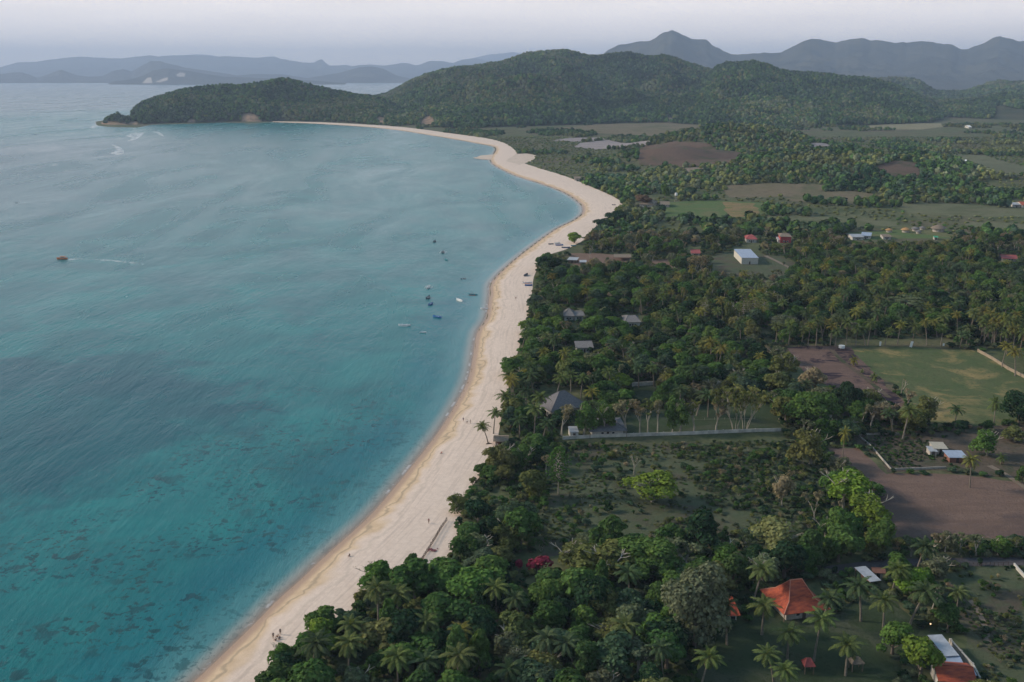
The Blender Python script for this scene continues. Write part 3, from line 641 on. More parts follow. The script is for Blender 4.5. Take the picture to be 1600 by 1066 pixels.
# ------------------------------------------------------------------ plants: unit models (height 1, width 1) that placed trees share
def leaves(mb_v, mb_f, centres, radii, n, size, rnd, up=0.25, lo=0.72, hi=1.06, aspect=(1, 1, 1), flat=0.0):
    """many small bent leaf clumps spread over and through the lobes of a crown"""
    wts = np.array([r ** 2 for r in radii]); wts = wts / wts.sum()
    ids = rnd.choice(len(radii), n, p=wts)
    d = rnd.normal(size=(n, 3)); d /= np.linalg.norm(d, axis=1)[:, None]
    d[:, 2] = np.where(d[:, 2] < -0.35, -d[:, 2], d[:, 2])
    rr = rnd.uniform(lo, hi, n) ** 1.0; inner = rnd.random(n) < 0.15; rr[inner] *= rnd.uniform(0.4, 0.9, inner.sum())
    c = np.array(centres)[ids]; r = np.array(radii)[ids]
    p = c + d * (r * rr)[:, None] * np.array(aspect)
    nrm = d + rnd.normal(size=(n, 3)) * 0.38 + np.array([0, 0, up + flat]); nrm /= np.linalg.norm(nrm, axis=1)[:, None]
    a = np.cross(nrm, rnd.normal(size=(n, 3))); a /= np.linalg.norm(a, axis=1)[:, None] + 1e-9; b = np.cross(nrm, a)
    s = (size * rnd.uniform(0.55, 1.35, n))[:, None]
    e = rnd.uniform(0.6, 1.0, (n, 1)); k = nrm * s * rnd.uniform(-0.35, 0.15, (n, 1))
    q = np.stack([p - a * s + k, p - b * s * e, p + a * s + k, p + b * s * e], 1).reshape(-1, 3)
    n0 = sum(len(v) for v in mb_v); mb_v.append(q); mb_f.append(np.arange(n0, n0 + 4 * n).reshape(-1, 4))
def mk(name, v, f, mat): return mesh_obj(name, np.concatenate(v), np.concatenate(f), mat, link=False)
def crown_broad(seed, n=2600, size=0.042, nl=14, low=0.06, spread=0.34, name='crown'):
    r = np.random.default_rng(seed); C_ = []; Rr = []
    for i in range(nl):
        a = r.uniform(0, 6.28); q = math.sqrt(r.random()) * spread; zz = r.uniform(low + 0.14, 0.84) if i else 0.6
        q *= 1.0 - max(0, zz - 0.55) * 1.2
        C_.append((math.cos(a) * q, math.sin(a) * q, zz)); Rr.append(r.uniform(0.07, 0.22))
    C_.append((r.uniform(-.06, .06), r.uniform(-.06, .06), 0.52)); Rr.append(0.27); C_.append((0, 0, 0.78)); Rr.append(0.2)
    v = []; f = []; leaves(v, f, C_, Rr, n, size, r); return mk(name, v, f, M_LEAF)
def trunk_broad(seed, h=0.6, rad=0.028, name='trunk', mat=None, limbs=5):
    r = random.Random(seed); m = MB(); m.tube([(0, 0, -0.02), (r.uniform(-.02, .02), 0.01, h * 0.5), (r.uniform(-.04, .04), r.uniform(-.04, .04), h)], [rad * 1.5, rad, rad * 0.5], 6)
    for i in range(limbs):
        a = r.uniform(0, 6.28); z0 = h * r.uniform(0.3, 0.6)
        m.tube([(0, 0, z0), (math.cos(a) * .13, math.sin(a) * .13, z0 + .15), (math.cos(a) * .25, math.sin(a) * .25, z0 + .3)], [rad * 0.6, rad * 0.4, rad * 0.15], 5)
    return m.build(name, mat or M_BARK, link=False)
def branchy(seed, n_leaf=700, size=0.03, stems=1, flare=0.5, name='trunk', leaf_lo=0.55, depth=3, droop=0.0, h0=0.22, lr=0.085):
    """pale, open tree: a branching frame that fans upwards with thin tufts of leaves on its outer twigs"""
    r = random.Random(seed); nr_ = np.random.default_rng(seed); m = MB(); tips = []
    def grow(p, d, ln, rad, lev):
        q = p + d * ln; mid = (p + q) / 2 + Vector((r.uniform(-1, 1), r.uniform(-1, 1), 0)) * ln * 0.06
        m.tube([p, mid, q], [rad, rad * 0.8, rad * 0.6], 4 if lev else 6)
        if lev >= 1: tips.append(q)
        if lev == depth: return
        for k in range(r.choice((2, 3, 3)) if lev < depth - 1 else 3):
            ax = Vector((r.uniform(-1, 1), r.uniform(-1, 1), r.uniform(-0.2, 0.4) - droop)); nd = (d + ax * flare).normalized()
            if nd.z < 0.12: nd.z = 0.12 + r.random() * 0.2; nd.normalize()
            grow(q, nd, ln * r.uniform(0.62, 0.85), rad * 0.58, lev + 1)
    for s_ in range(stems):
        a = r.uniform(0, 6.28); t = 0.12 * (stems > 1) + 0.03
        grow(Vector((math.cos(a) * t * 0.3, math.sin(a) * t * 0.3, -0.02)), Vector((math.cos(a) * t * 2, math.sin(a) * t * 2, 1)).normalized(), h0, 0.017 / (stems ** 0.4), 0)
    V_ = np.array(m.v); top = V_[:, 2].max(); wd = max(np.abs(V_[:, 0]).max(), np.abs(V_[:, 1]).max())
    S_ = np.array([0.5 / wd * 0.92, 0.5 / wd * 0.92, 0.96 / top]); m.v = [tuple(q) for q in V_ * S_]
    tr = m.build(name, M_PALE_BARK, link=False)
    tp = [tuple(np.array(t) * S_) for t in tips if t.z / top > leaf_lo * 0.75]
    v = []; f = []; leaves(v, f, tp, [lr] * len(tp), n_leaf, size, nr_, lo=0.1, hi=1.0); return mk('crown', v, f, M_LEAF), tr
def umbrella(seed, n=1500, name='crown'):
    r = random.Random(seed); nr_ = np.random.default_rng(seed); m = MB(); C_ = []; Rr = []
    for i in range(9):
        a = i * 0.7 + r.uniform(-.2, .2); q = r.uniform(0.16, 0.42); zt = 0.9 - q * 0.35 + r.uniform(-.08, .04)
        m.tube([(math.cos(a) * .02, math.sin(a) * .02, -0.02), (math.cos(a) * q * .25, math.sin(a) * q * .25, 0.42), (math.cos(a) * q * .7, math.sin(a) * q * .7, 0.7), (math.cos(a) * q, math.sin(a) * q, zt)], [0.02, 0.015, 0.01, 0.004], 5)
        C_ += [(math.cos(a) * q, math.sin(a) * q, zt), (math.cos(a + .4) * q * .6, math.sin(a + .4) * q * .6, zt - r.uniform(0.02, .14)), (math.cos(a - .3) * q * 1.0, math.sin(a - .3) * q, zt - .12)]; Rr += [0.11, 0.11, 0.07]
    v = []; f = []; leaves(v, f, C_, Rr, n, 0.03, nr_, aspect=(1, 1, 0.28), flat=1.0); return mk(name, v, f, M_LEAF), m.build('trunk', M_PALE_BARK, link=False)
def tiered(seed, n=1300, tiers=9, low=0.35):
    """tall straight trunk with whorls of level branches"""
    r = random.Random(seed); nr_ = np.random.default_rng(seed); m = MB(); C_ = []; Rr = []
    m.tube([(0, 0, -0.02), (0.01, 0, 0.5), (0, 0, 0.97)], [0.024, 0.016, 0.004], 6)
    for i in range(tiers):
        z = low + (0.94 - low) * i / (tiers - 1); q0 = 0.48 * math.sin(math.pi * (0.22 + 0.72 * (i / (tiers - 1)))) ** 0.8
        for k in range(6):
            a = k * 1.05 + i * 0.5 + r.uniform(-.25, .25); q = q0 * r.uniform(0.65, 1)
            m.tube([(0, 0, z), (math.cos(a) * q * .6, math.sin(a) * q * .6, z + .02), (math.cos(a) * q, math.sin(a) * q, z + .03)], [0.008, 0.006, 0.002], 4)
            for t in (0.5, 0.75, 1.0): C_.append((math.cos(a) * q * t, math.sin(a) * q * t, z + .03)); Rr.append(0.055)
    v = []; f = []; leaves(v, f, C_, Rr, n, 0.024, nr_, aspect=(1, 1, 0.45), lo=0.1, hi=1, flat=0.5); return mk('crown', v, f, M_LEAF), m.build('trunk', M_PALE_BARK, link=False)
M_DEADFROND = simple('dead_palm_fronds', (0.20, 0.14, 0.085), (0.13, 0.09, 0.055), 2)
def palm(seed, h=9.5, nf=24, nl=12, lean=1.0, flen=4.0):
    r = random.Random(seed); m = MB(); la = r.uniform(0, 6.28); lx, ly = math.cos(la) * lean, math.sin(la) * lean
    pts = [(0, 0, -0.2), (lx * .25, ly * .25, h * .33), (lx * .6, ly * .6, h * .66), (lx, ly, h)]
    m.tube(pts, [0.27, 0.19, 0.16, 0.17], 7); tr = m.build('trunk', M_PALM_BARK, link=False)
    v = []; f = []
    for i in range(nf):
        a = i * 2.399 + r.uniform(-.2, .2); t = i / (nf - 1); el = 1.3 - 2.0 * t + r.uniform(-.12, .12); Lf = flen * r.uniform(0.85, 1.08) * (0.8 + 0.2 * math.sin(math.pi * t))
        p = Vector((lx, ly, h)); d = Vector((math.cos(a) * math.cos(el), math.sin(a) * math.cos(el), math.sin(el))); seg = Lf / nl; path = [p.copy()]
        for k in range(nl):
            p = p + d * seg; path.append(p.copy()); d.z -= (0.10 + 0.15 * (k / nl)) ; d.normalize()
        side = Vector((-math.sin(a), math.cos(a), 0))
        for k in range(nl):
            p0, p1 = path[k], path[k + 1]; u = (k + 1) / nl; w_ = 0.62 * math.sin(math.pi * min(1, 0.12 + u * 0.86)) ** 0.7
            dr = (p1 - p0).normalized()
            for s_ in (1, -1):
                tip = side * s_ * w_ * 0.8 + Vector((0, 0, -w_ * r.uniform(0.3, 0.6))) + dr * w_ * 0.55
                b = len(v); g = p0.lerp(p1, 0.8)
                v += [tuple(p0), tuple(g), tuple(g + tip), tuple(p0 + tip * 0.97)]; f.append((b, b + 1, b + 2, b + 3) if s_ > 0 else (b + 3, b + 2, b + 1, b))
        b = len(v); v += [tuple(path[0] + side * .05), tuple(path[0] - side * .05), tuple(path[-1])]; f.append((b, b + 1, b + 2))
    m = MB(); dv = Vector((lx, ly, h - .15))
    for i in range(r.choice((2, 3, 4, 5))):
        a = r.uniform(0, 6.28); q = r.uniform(.5, 1.1); e = r.uniform(1.8, 2.9); c_, s_ = math.cos(a), math.sin(a); pts = [dv, dv + Vector((c_ * q * .6, s_ * q * .6, -.3)), dv + Vector((c_ * q, s_ * q, -e * .6)), dv + Vector((c_ * q * .9, s_ * q * .9, -e))]
        for k in range(3):
            wa, wb = (.08, .3, .32, .05)[k:k + 2]; sd2 = Vector((-s_, c_, 0)); m.add([pts[k] - sd2 * wa, pts[k] + sd2 * wa, pts[k + 1] + sd2 * wb, pts[k + 1] - sd2 * wb], [(0, 1, 2, 3)])
    dead = m.build('dead_fronds', M_DEADFROND, link=False)
    return mesh_obj('fronds', v, f, M_FROND, link=False), tr, dead
def bush(seed, n=420, size=0.08, nl=6):
    r = np.random.default_rng(seed); C_ = []; Rr = []
    for i in range(nl):
        a = r.uniform(0, 6.28); q = r.uniform(0.05, 0.3); C_.append((math.cos(a) * q, math.sin(a) * q, r.uniform(0.25, 0.68))); Rr.append(r.uniform(0.16, 0.28))
    v = []; f = []; leaves(v, f, C_, Rr, n, size, r, aspect=(1, 1, 1.1)); o = mk('foliage', v, f, M_LEAF)
    m = MB(); rr = random.Random(seed)
    for i in range(5):
        a = i * 1.25; m.tube([(0, 0, -.03), (math.cos(a) * .12, math.sin(a) * .12, .3), (math.cos(a) * .22, math.sin(a) * .22, .6)], [0.02, 0.014, 0.005], 4)
    return o, m.build('stem', M_BARK, link=False)
def join(objs, mats):
    m = MB()
    for k, o in enumerate(objs): m.add([tuple(v.co) for v in o.data.vertices], [tuple(p.vertices) for p in o.data.polygons], k)
    return m.build('model', mats, link=False)
def far_crown(seed, n=44, size=0.17):
    r = np.random.default_rng(seed); v = []; f = []
    leaves(v, f, [(0, 0, 0.5), (0.18, 0.05, 0.38), (-0.15, 0.1, 0.42)], [0.38, 0.26, 0.26], n, size, r, lo=0.8, hi=1.05)
    m = MB(); m.ico((0, 0, 0.45), (0.38, 0.38, 0.42), 1, 0, 0.18, random.Random(seed))
    m.add(np.concatenate(v), np.concatenate(f).tolist()); return m.build('model', M_FAR, link=False)

BROAD = [(crown_broad(s_), trunk_broad(s_)) for s_ in range(1, 10)]
BIG = [(crown_broad(s_, 6500, 0.027, 24, 0.1, 0.36), trunk_broad(s_, rad=0.02)) for s_ in (31, 32, 33)]
TALL = [(crown_broad(s_, 2300, 0.04, 14, 0.05, 0.26), trunk_broad(s_)) for s_ in (41, 42)]
OPEN = [branchy(s_, 1100, 0.026) for s_ in (51, 52, 53, 54)]
LEAFY = [(crown_broad(s_, 2300, 0.036, 17, 0.06, 0.37), branchy(s_, 10, 0.01, flare=0.5)[1]) for s_ in (55, 56, 57)]
FAN = [branchy(s_, 1600, 0.024, stems=4, flare=0.36, h0=0.3) for s_ in (61, 62)]
BARE = [branchy(s_, 60, 0.02) for s_ in (65, 66)]
UMB = [umbrella(s_) for s_ in (71, 72)]
TIER = [tiered(s_) for s_ in (81, 82)]; TIERLEAFY = [tiered(83, 2800, 12, 0.3)]
PALM = [palm(91, 9.5), palm(92, 11, lean=1.8), palm(93, 8, 20, lean=0.6), palm(94, 12, lean=1.2), palm(95, 10, 26, lean=2.2)]
SHORTPALM = [palm(97, 3.0, 15, lean=0.3, flen=3.4)]
BUSH = [bush(s_) for s_ in (101, 102, 103, 104)]
DRYBUSH = [branchy(s_, 380, 0.05, stems=5, flare=0.6, depth=2, h0=0.4) for s_ in (111, 112)]

TINT = dict(mid=(0.038, 0.078, 0.026), bright=(0.098, 0.160, 0.028), fresh=(0.056, 0.108, 0.030), dark=(0.015, 0.038, 0.020), olive=(0.082, 0.098, 0.038), dry=(0.185, 0.15, 0.085), greygreen=(0.085, 0.105, 0.065),
            yellow=(0.14, 0.145, 0.06), palm=(0.068, 0.095, 0.036), palmdark=(0.040, 0.066, 0.034), palmyellow=(0.115, 0.115, 0.034), brown=(0.13, 0.085, 0.06), blue=(0.042, 0.072, 0.046), pink=(0.24, 0.035, 0.07))
TINT = {k_: tuple(c_ * f_ for c_, f_ in zip(v_, (1.45, 1.36, 1.25))) if k_ != 'pink' else v_ for k_, v_ in TINT.items()}; TINT['dry'] = (0.23, 0.19, 0.12)
TONE = dict(mid='green', bright='bright green', fresh='fresh green', dark='dark green', olive='olive', dry='straw-coloured', greygreen='grey-green', yellow='yellowish', palm='green', palmdark='dark', palmyellow='yellowing',
            brown='brown', blue='bluish green', pink='pink flowering')
KINDS = dict(broad=('broadleaf_tree', 'round-crowned tree', 'tree', BROAD), big=('broadleaf_tree', 'big spreading tree', 'tree', BIG), tall=('broadleaf_tree', 'narrow tall tree', 'tree', TALL),
             open=('sparse_tree', 'open-crowned pale tree', 'tree', OPEN), leafy=('sparse_tree', 'light leafy tree', 'tree', LEAFY), fan=('sparse_tree', 'fan-shaped tree', 'tree', FAN),
             bare=('bare_tree', 'leafless tree', 'tree', BARE), umb=('umbrella_tree', 'umbrella tree', 'tree', UMB), tier=('tiered_tree', 'tiered tree', 'tree', TIER),
             tierleafy=('tiered_tree', 'tall feathery tree', 'tree', TIERLEAFY), palm=('coconut_palm', 'coconut palm', 'palm tree', PALM), shortpalm=('young_palm', 'short young palm', 'palm tree', SHORTPALM),
             bush=('shrub', 'rounded shrub', 'shrub', BUSH), drybush=('shrub', 'thin twiggy shrub', 'shrub', DRYBUSH))
TREES = []      # dict(kind, x, y, z, w, h, rz, tone, tint, label?)
OCC = []        # occupied circles
def vary(c, amt, r): k = r.uniform(1 - amt, 1 + amt); return tuple(max(0.005, q * k * r.uniform(0.93, 1.07)) for q in c)
rt = random.Random(5)
def special(kind, bx, by, hpx, wpx, tone, label=None, k=0.08, variant=None):
    """a tree of the photo: base pixel, height and width in photo pixels"""
    p = G(bx, by); _, _, dep = project(*p); s_ = float(dep) / F; ca = math.cos(math.atan2(HC - p[2], p[1]))
    if kind in ('palm', 'shortpalm'): hh = max(hpx * s_ / ca, 3.0); ww = wpx * s_
    else: hh = hpx * s_ / (ca + 0.12); ww = wpx * s_ * (1.4 if kind in ('open', 'fan') else 1.0)
    TREES.append(dict(kind=kind, x=p[0], y=p[1], z=p[2], w=ww, h=hh, rz=rt.uniform(0, 6.28), tone=tone, tint=vary(TINT[tone], k, rt), label=label, sp=True, v=variant))
    OCC.append((p[0], p[1], ww * 0.36))
S = special
# lawn around the orange joglo house
for cx, cyy, bx, by, wd in [(1347, 922, 1345, 971, 56), (1286, 938, 1284, 976, 50), (1380, 949, 1380, 984, 56), (1423, 952, 1419, 982, 60), (1493, 941, 1493, 967, 38), (1230, 994, 1230, 1030, 58),
    (1275, 997, 1271, 1034, 56), (1322, 1014, 1321, 1056, 60), (1390, 899, 1392, 932, 48), (1207, 1029, 1209, 1066, 50), (1190, 954, 1190, 992, 56), (1133, 972, 1136, 1008, 50), (1175, 919, 1175, 950, 54),
    (1093, 1047, 1093, 1085, 54), (1035, 1039, 1036, 1075, 50), (970, 989, 972, 1028, 56), (983, 919, 985, 950, 50), (900, 1022, 902, 1062, 56), (812, 950, 814, 990, 46), (482, 1044, 486, 1080, 66),
    (540, 1022, 545, 1062, 58), (620, 1046, 622, 1088, 62), (665, 1040, 667, 1080, 66), (712, 1048, 714, 1088, 60), (790, 1048, 792, 1086, 56), (584, 952, 592, 985, 58), (618, 944, 622, 975, 56),
    (560, 985, 566, 1020, 50), (1240, 1062, 1240, 1100, 50)]:
    S('palm', bx, by, by - cyy, wd, rt.choice(['palm', 'palm', 'palmdark']))
for cx, cyy, bx, by, wd, tn in [(1410, 652, 1410, 688, 40, 'palm'), (1553, 630, 1552, 671, 28, 'palm'), (1315, 677, 1316, 718, 24, 'palmyellow'), (1518, 718, 1515, 762, 32, 'palmyellow'), (1566, 540, 1565, 574, 26, 'palmyellow'),
    (1582, 553, 1586, 588, 30, 'palmyellow'), (759, 678, 763, 693, 28, 'palm'), (776, 655, 771, 678, 30, 'palm'), (780, 624, 786, 650, 34, 'palm'), (793, 597, 800, 620, 34, 'palm'),
    (820, 612, 822, 640, 34, 'palmdark'), (838, 628, 840, 656, 36, 'palm'), (812, 655, 812, 684, 36, 'palmdark'), (845, 668, 846, 696, 32, 'palmdark'), (832, 594, 834, 620, 34, 'palmdark'), (866, 600, 868, 626, 32, 'palm'),
    (890, 586, 892, 612, 32, 'palm'), (925, 612, 926, 640, 30, 'palmyellow'), (905, 596, 907, 624, 30, 'palm'), (948, 584, 950, 612, 30, 'palmdark'), (1023, 574, 1022, 604, 28, 'palm'), (998, 578, 998, 606, 28, 'palmdark'),
    (1086, 620, 1088, 650, 32, 'palmdark'), (1060, 612, 1060, 642, 28, 'palmdark'), (1105, 622, 1106, 652, 30, 'palmdark'), (1120, 545, 1121, 580, 26, 'palmyellow'), (1138, 562, 1139, 592, 24, 'palm'), (1108, 536, 1110, 570, 28, 'palmyellow'),
    (1076, 497, 1077, 528, 26, 'palm'), (1060, 478, 1061, 508, 26, 'palm'), (1095, 470, 1096, 500, 24, 'palm'), (1035, 465, 1036, 492, 24, 'palm'), (1128, 470, 1129, 500, 24, 'palmyellow'), (1002, 468, 1003, 492, 24, 'palm')]:
    S('palm', bx, by, by - cyy, wd, tn)
S('shortpalm', 1335, 572, 8, 20, 'palmyellow', 'small palm alone on the edge of the burnt field'); S('shortpalm', 1367, 598, 8, 20, 'palm', 'short palm between the burnt field and the pasture')
S('shortpalm', 1346, 584, 5, 10, 'palm'); S('shortpalm', 1563, 726, 8, 22, 'palm', 'low palm beside the dirt path at the right edge')
# palms along the far side of the pasture and field
for i, px_ in enumerate([1212, 1232, 1252, 1262, 1275, 1297, 1305, 1322, 1337, 1352, 1356, 1382, 1402, 1425, 1448, 1470]):
    S('palm', px_, 541 + rt.uniform(-2, 1), rt.uniform(24, 36), rt.uniform(20, 25), rt.choice(['palm', 'palm', 'palmyellow']))
for i in range(26):
    t = rt.random(); S('palm', 1498 + 105 * t + rt.uniform(-8, 12), 522 + 44 * t + rt.uniform(-14, 0), rt.uniform(28, 42), rt.uniform(20, 27), rt.choice(['palm', 'palmyellow', 'palmyellow', 'palm']))
# named trees
S('big', 1085, 1010, 118, 92, 'greygreen', 'huge feathery grey-green tree left of the small orange roof'); S('tall', 1093, 868, 72, 70, 'dark', 'tall dark tree standing out against the rough clearing')
S('leafy', 1017, 784, 46, 78, 'bright', 'bright green spreading tree in the middle of the rough clearing', variant=0); S('bare', 992, 742, 36, 24, 'dry', 'small leafless tree behind the bright tree in the clearing')
S('tierleafy', 872, 772, 82, 46, 'fresh', 'tall straight feathery tree below the grey hip-roofed house')
S('big', 1266, 672, 62, 72, 'fresh', 'large dense round tree at the right end of the white wall'); S('big', 1320, 652, 58, 44, 'dark', 'dark green tree right of the large round tree')
S('big', 1592, 664, 50, 52, 'dark', 'dark tree at the right edge below the pasture'); S('leafy', 1264, 726, 56, 58, 'olive', 'pale olive tree leaning at the corner of the scrub', variant=1)
S('leafy', 1320, 798, 62, 76, 'bright', 'bright green tree at the corner of the ploughed field, nearer the clearing'); S('leafy', 1356, 826, 56, 66, 'bright', 'bright green tree overhanging the ploughed field, lower one'); S('leafy', 1300, 775, 40, 40, 'fresh')
S('broad', 1310, 878, 60, 66, 'fresh', 'round green tree just above the road'); S('leafy', 1215, 872, 56, 84, 'yellow', 'yellowish feathery tree above the road, left of the round green tree')
S('broad', 1145, 922, 58, 52, 'mid', 'glossy green tree behind the small orange roof'); S('broad', 1225, 906, 60, 66, 'dark'); S('broad', 1255, 900, 52, 46, 'mid'); S('broad', 1180, 890, 40, 44, 'dark')
S('broad', 1403, 898, 34, 38, 'fresh'); S('broad', 1424, 935, 44, 46, 'bright', 'bright green tree right of the grey lean-to roof'); S('broad', 1444, 925, 40, 36, 'fresh'); S('broad', 1480, 988, 42, 42, 'mid')
S('broad', 1394, 1022, 50, 56, 'fresh', 'round tree on the lawn above the bright glossy one'); S('broad', 1437, 1062, 66, 66, 'bright', 'glossy bright green tree beside the lower orange roof')
S('broad', 795, 588, 30, 34, 'fresh', 'light green tree leaning over the sand where the beach bends'); S('leafy', 780, 738, 44, 54, 'olive', 'olive fan-shaped tree at the beach edge'); S('broad', 755, 745, 22, 30, 'mid')
S('broad', 644, 894, 30, 26, 'mid', 'dark green shrub standing alone on the sand by the fence'); S('leafy', 715, 800, 30, 34, 'olive'); S('bare', 578, 908, 36, 44, 'dry', 'bare twiggy tree at the edge of the sand')
S('broad', 596, 925, 48, 56, 'fresh'); S('broad', 650, 935, 62, 80, 'mid'); S('broad', 705, 930, 56, 74, 'fresh'); S('broad', 760, 925, 56, 80, 'fresh'); S('broad', 688, 990, 62, 84, 'mid'); S('broad', 500, 1020, 52, 60, 'bright'); S('leafy', 442, 1050, 46, 42, 'fresh')
S('broad', 860, 930, 40, 60, 'mid'); S('broad', 855, 1000, 60, 62, 'mid'); S('broad', 915, 1000, 52, 52, 'fresh'); S('broad', 945, 950, 44, 44, 'fresh'); S('broad', 990, 1000, 56, 62, 'greygreen'); S('broad', 755, 1010, 56, 60, 'dark')
S('big', 1010, 900, 58, 90, 'fresh'); S('leafy', 950, 905, 52, 100, 'olive'); S('leafy', 895, 895, 46, 70, 'olive'); S('open', 1075, 895, 56, 60, 'greygreen'); S('broad', 1035, 918, 42, 50, 'mid'); S('broad', 978, 912, 34, 36, 'mid')
S('broad', 960, 1062, 72, 84, 'blue'); S('open', 1000, 1066, 60, 70, 'greygreen'); S('broad', 920, 1070, 66, 54, 'mid'); S('bush', 842, 896, 34, 46, 'pink', 'shrub with vivid pink flowers above the tree belt'); S('bush', 905, 898, 28, 32, 'pink', 'smaller pink flowering shrub right of the vivid one')
S('bush', 810, 892, 22, 20, 'pink', 'leftmost and smallest of the pink flowering shrubs')
# the row of pale trees along the white wall
for px_, hp, wp, kd, tn in [(877, 50, 34, 'open', 'dry'), (913, 54, 38, 'leafy', 'fresh'), (946, 50, 32, 'leafy', 'fresh'), (977, 60, 34, 'open', 'dry'), (1000, 58, 28, 'open', 'dry'), (1012, 52, 24, 'open', 'olive'), (1028, 54, 24, 'open', 'dry'),
        (1050, 56, 30, 'leafy', 'fresh'), (1062, 54, 34, 'leafy', 'fresh'), (1085, 52, 24, 'open', 'olive'), (1118, 48, 22, 'open', 'dry'), (1149, 76, 46, 'fan', 'olive'), (1163, 72, 42, 'fan', 'yellow')]:
    S(kd, px_, 681 - (px_ - 877) * 0.033, hp, wp, tn)
# trees along the road
for px_, hp, wp, kd, tn in [(1365, 40, 36, 'leafy', 'olive'), (1424, 34, 30, 'open', 'greygreen'), (1458, 36, 24, 'open', 'dry'), (1478, 38, 32, 'leafy', 'greygreen'), (1499, 34, 28, 'open', 'greygreen'), (1526, 34, 26, 'open', 'greygreen'), (1560, 32, 32, 'leafy', 'fresh'), (1585, 28, 24, 'open', 'olive'),
        (1375, 60, 44, 'broad', 'fresh')]:
    S(kd, px_, 868 + rt.uniform(-2, 2), hp, wp, tn)
S('umb', 1411, 498, 44, 66, 'greygreen', 'flat-topped umbrella tree with white limbs above the palm row'); S('tier', 1178, 502, 42, 38, 'yellow'); S('tier', 1192, 504, 40, 34, 'yellow'); S('tier', 1101, 505, 44, 34, 'olive')
S('tier', 1168, 500, 38, 28, 'olive'); S('fan', 1088, 430, 34, 30, 'dry'); S('bare', 921, 404, 20, 16, 'dry', 'pale bare tree beside the long open shed on the beach'); S('broad', 1006, 322, 18, 30, 'brown', 'brown leafless-looking round tree by the thatched beach huts', k=0.02)
S('big', 1068, 346, 13, 17, 'dark', 'small dark tree alone in the green yard'); S('tall', 1039, 310, 24, 18, 'fresh'); S('broad', 897, 380, 18, 26, 'bright', 'bright green shrubby tree alone on the sand by the boats')
S('broad', 1298, 446, 14, 24, 'bright'); S('broad', 965, 350, 22, 40, 'dark'); S('broad', 945, 358, 18, 32, 'dark'); S('bare', 1408, 620, 34, 26, 'dry', 'dead tree between the burnt field and the pasture')
S('leafy', 1449, 662, 44, 40, 'olive'); S('leafy', 1380, 660, 34, 40, 'dry'); S('open', 1361, 668, 36, 26, 'dry'); S('open', 1346, 668, 40, 24, 'greygreen'); S('open', 1395, 668, 36, 26, 'dry'); S('broad', 1502, 674, 18, 24, 'dark'); S('broad', 1543, 672, 16, 20, 'mid'); S('leafy', 1541, 712, 40, 42, 'fresh')
S('leafy', 1585, 690, 24, 36, 'olive'); S('broad', 1597, 755, 28, 22, 'mid'); S('leafy', 1228, 600, 50, 44, 'olive'); S('leafy', 1270, 618, 46, 44, 'dry'); S('leafy', 1215, 622, 42, 50, 'olive'); S('broad', 1092, 600, 34, 52, 'mid'); S('broad', 1120, 606, 30, 36, 'dark')
S('open', 973, 588, 30, 32, 'yellow'); S('big', 1060, 600, 26, 36, 'fresh'); S('broad', 968, 612, 30, 46, 'bright'); S('broad', 1188, 553, 12, 14, 'bright', 'small bright yellow-green bush beside the burnt field')
S('leafy', 1222, 790, 50, 34, 'dry', 'thin pale tree in the scrub left of the bright corner trees'); S('big', 935, 470, 24, 44, 'fresh'); S('big', 905, 540, 20, 40, 'mid'); S('big', 955, 520, 26, 50, 'fresh'); S('broad', 830, 522, 26, 36, 'bright'); S('broad', 870, 525, 34, 40, 'fresh')

# --- filler vegetation, spread over the land by zone
KEEP = [(1396, 745, 1600, 838), (1240, 550, 1385, 600), (1362, 690, 1480, 732), (806, 866, 914, 892), (852, 372, 908, 392), (812, 426, 836, 450), (560, 880, 600, 905), (625, 826, 700, 884), (1205, 918, 1280, 962), (1127, 934, 1150, 962), (1338, 886, 1376, 910), (1452, 994, 1520, 1066), (1252, 1024, 1274, 1046), (1326, 1022, 1350, 1046), (843, 606, 910, 640), (890, 668, 960, 684), (1446, 690, 1510, 718),
        (880, 484, 908, 500), (974, 492, 1000, 506), (898, 530, 926, 544), (1146, 385, 1184, 407), (1078, 386, 1094, 396), (1162, 364, 1182, 378), (1215, 360, 1236, 376), (1325, 355, 1480, 374), (1560, 398, 1586, 406), (1580, 313, 1600, 320),
        (955, 396, 985, 402), (994, 305, 1046, 322), (888, 401, 917, 412), (880, 668, 1222, 688), (986, 598, 1022, 604), (772, 680, 796, 692), (1540, 545, 1600, 590), (765, 768, 785, 776), (1310, 877, 1385, 890), (1030, 304, 1060, 318),
        (893, 274, 912, 282), (1360, 188, 1375, 193), (1190, 515, 1200, 522), (1305, 530, 1480, 545), (1270, 1050, 1400, 1066), (1580, 886, 1600, 915)]
def zonep(lst): return [([tuple(G(*p)[:2]) for p in poly], d) for poly, d in lst]
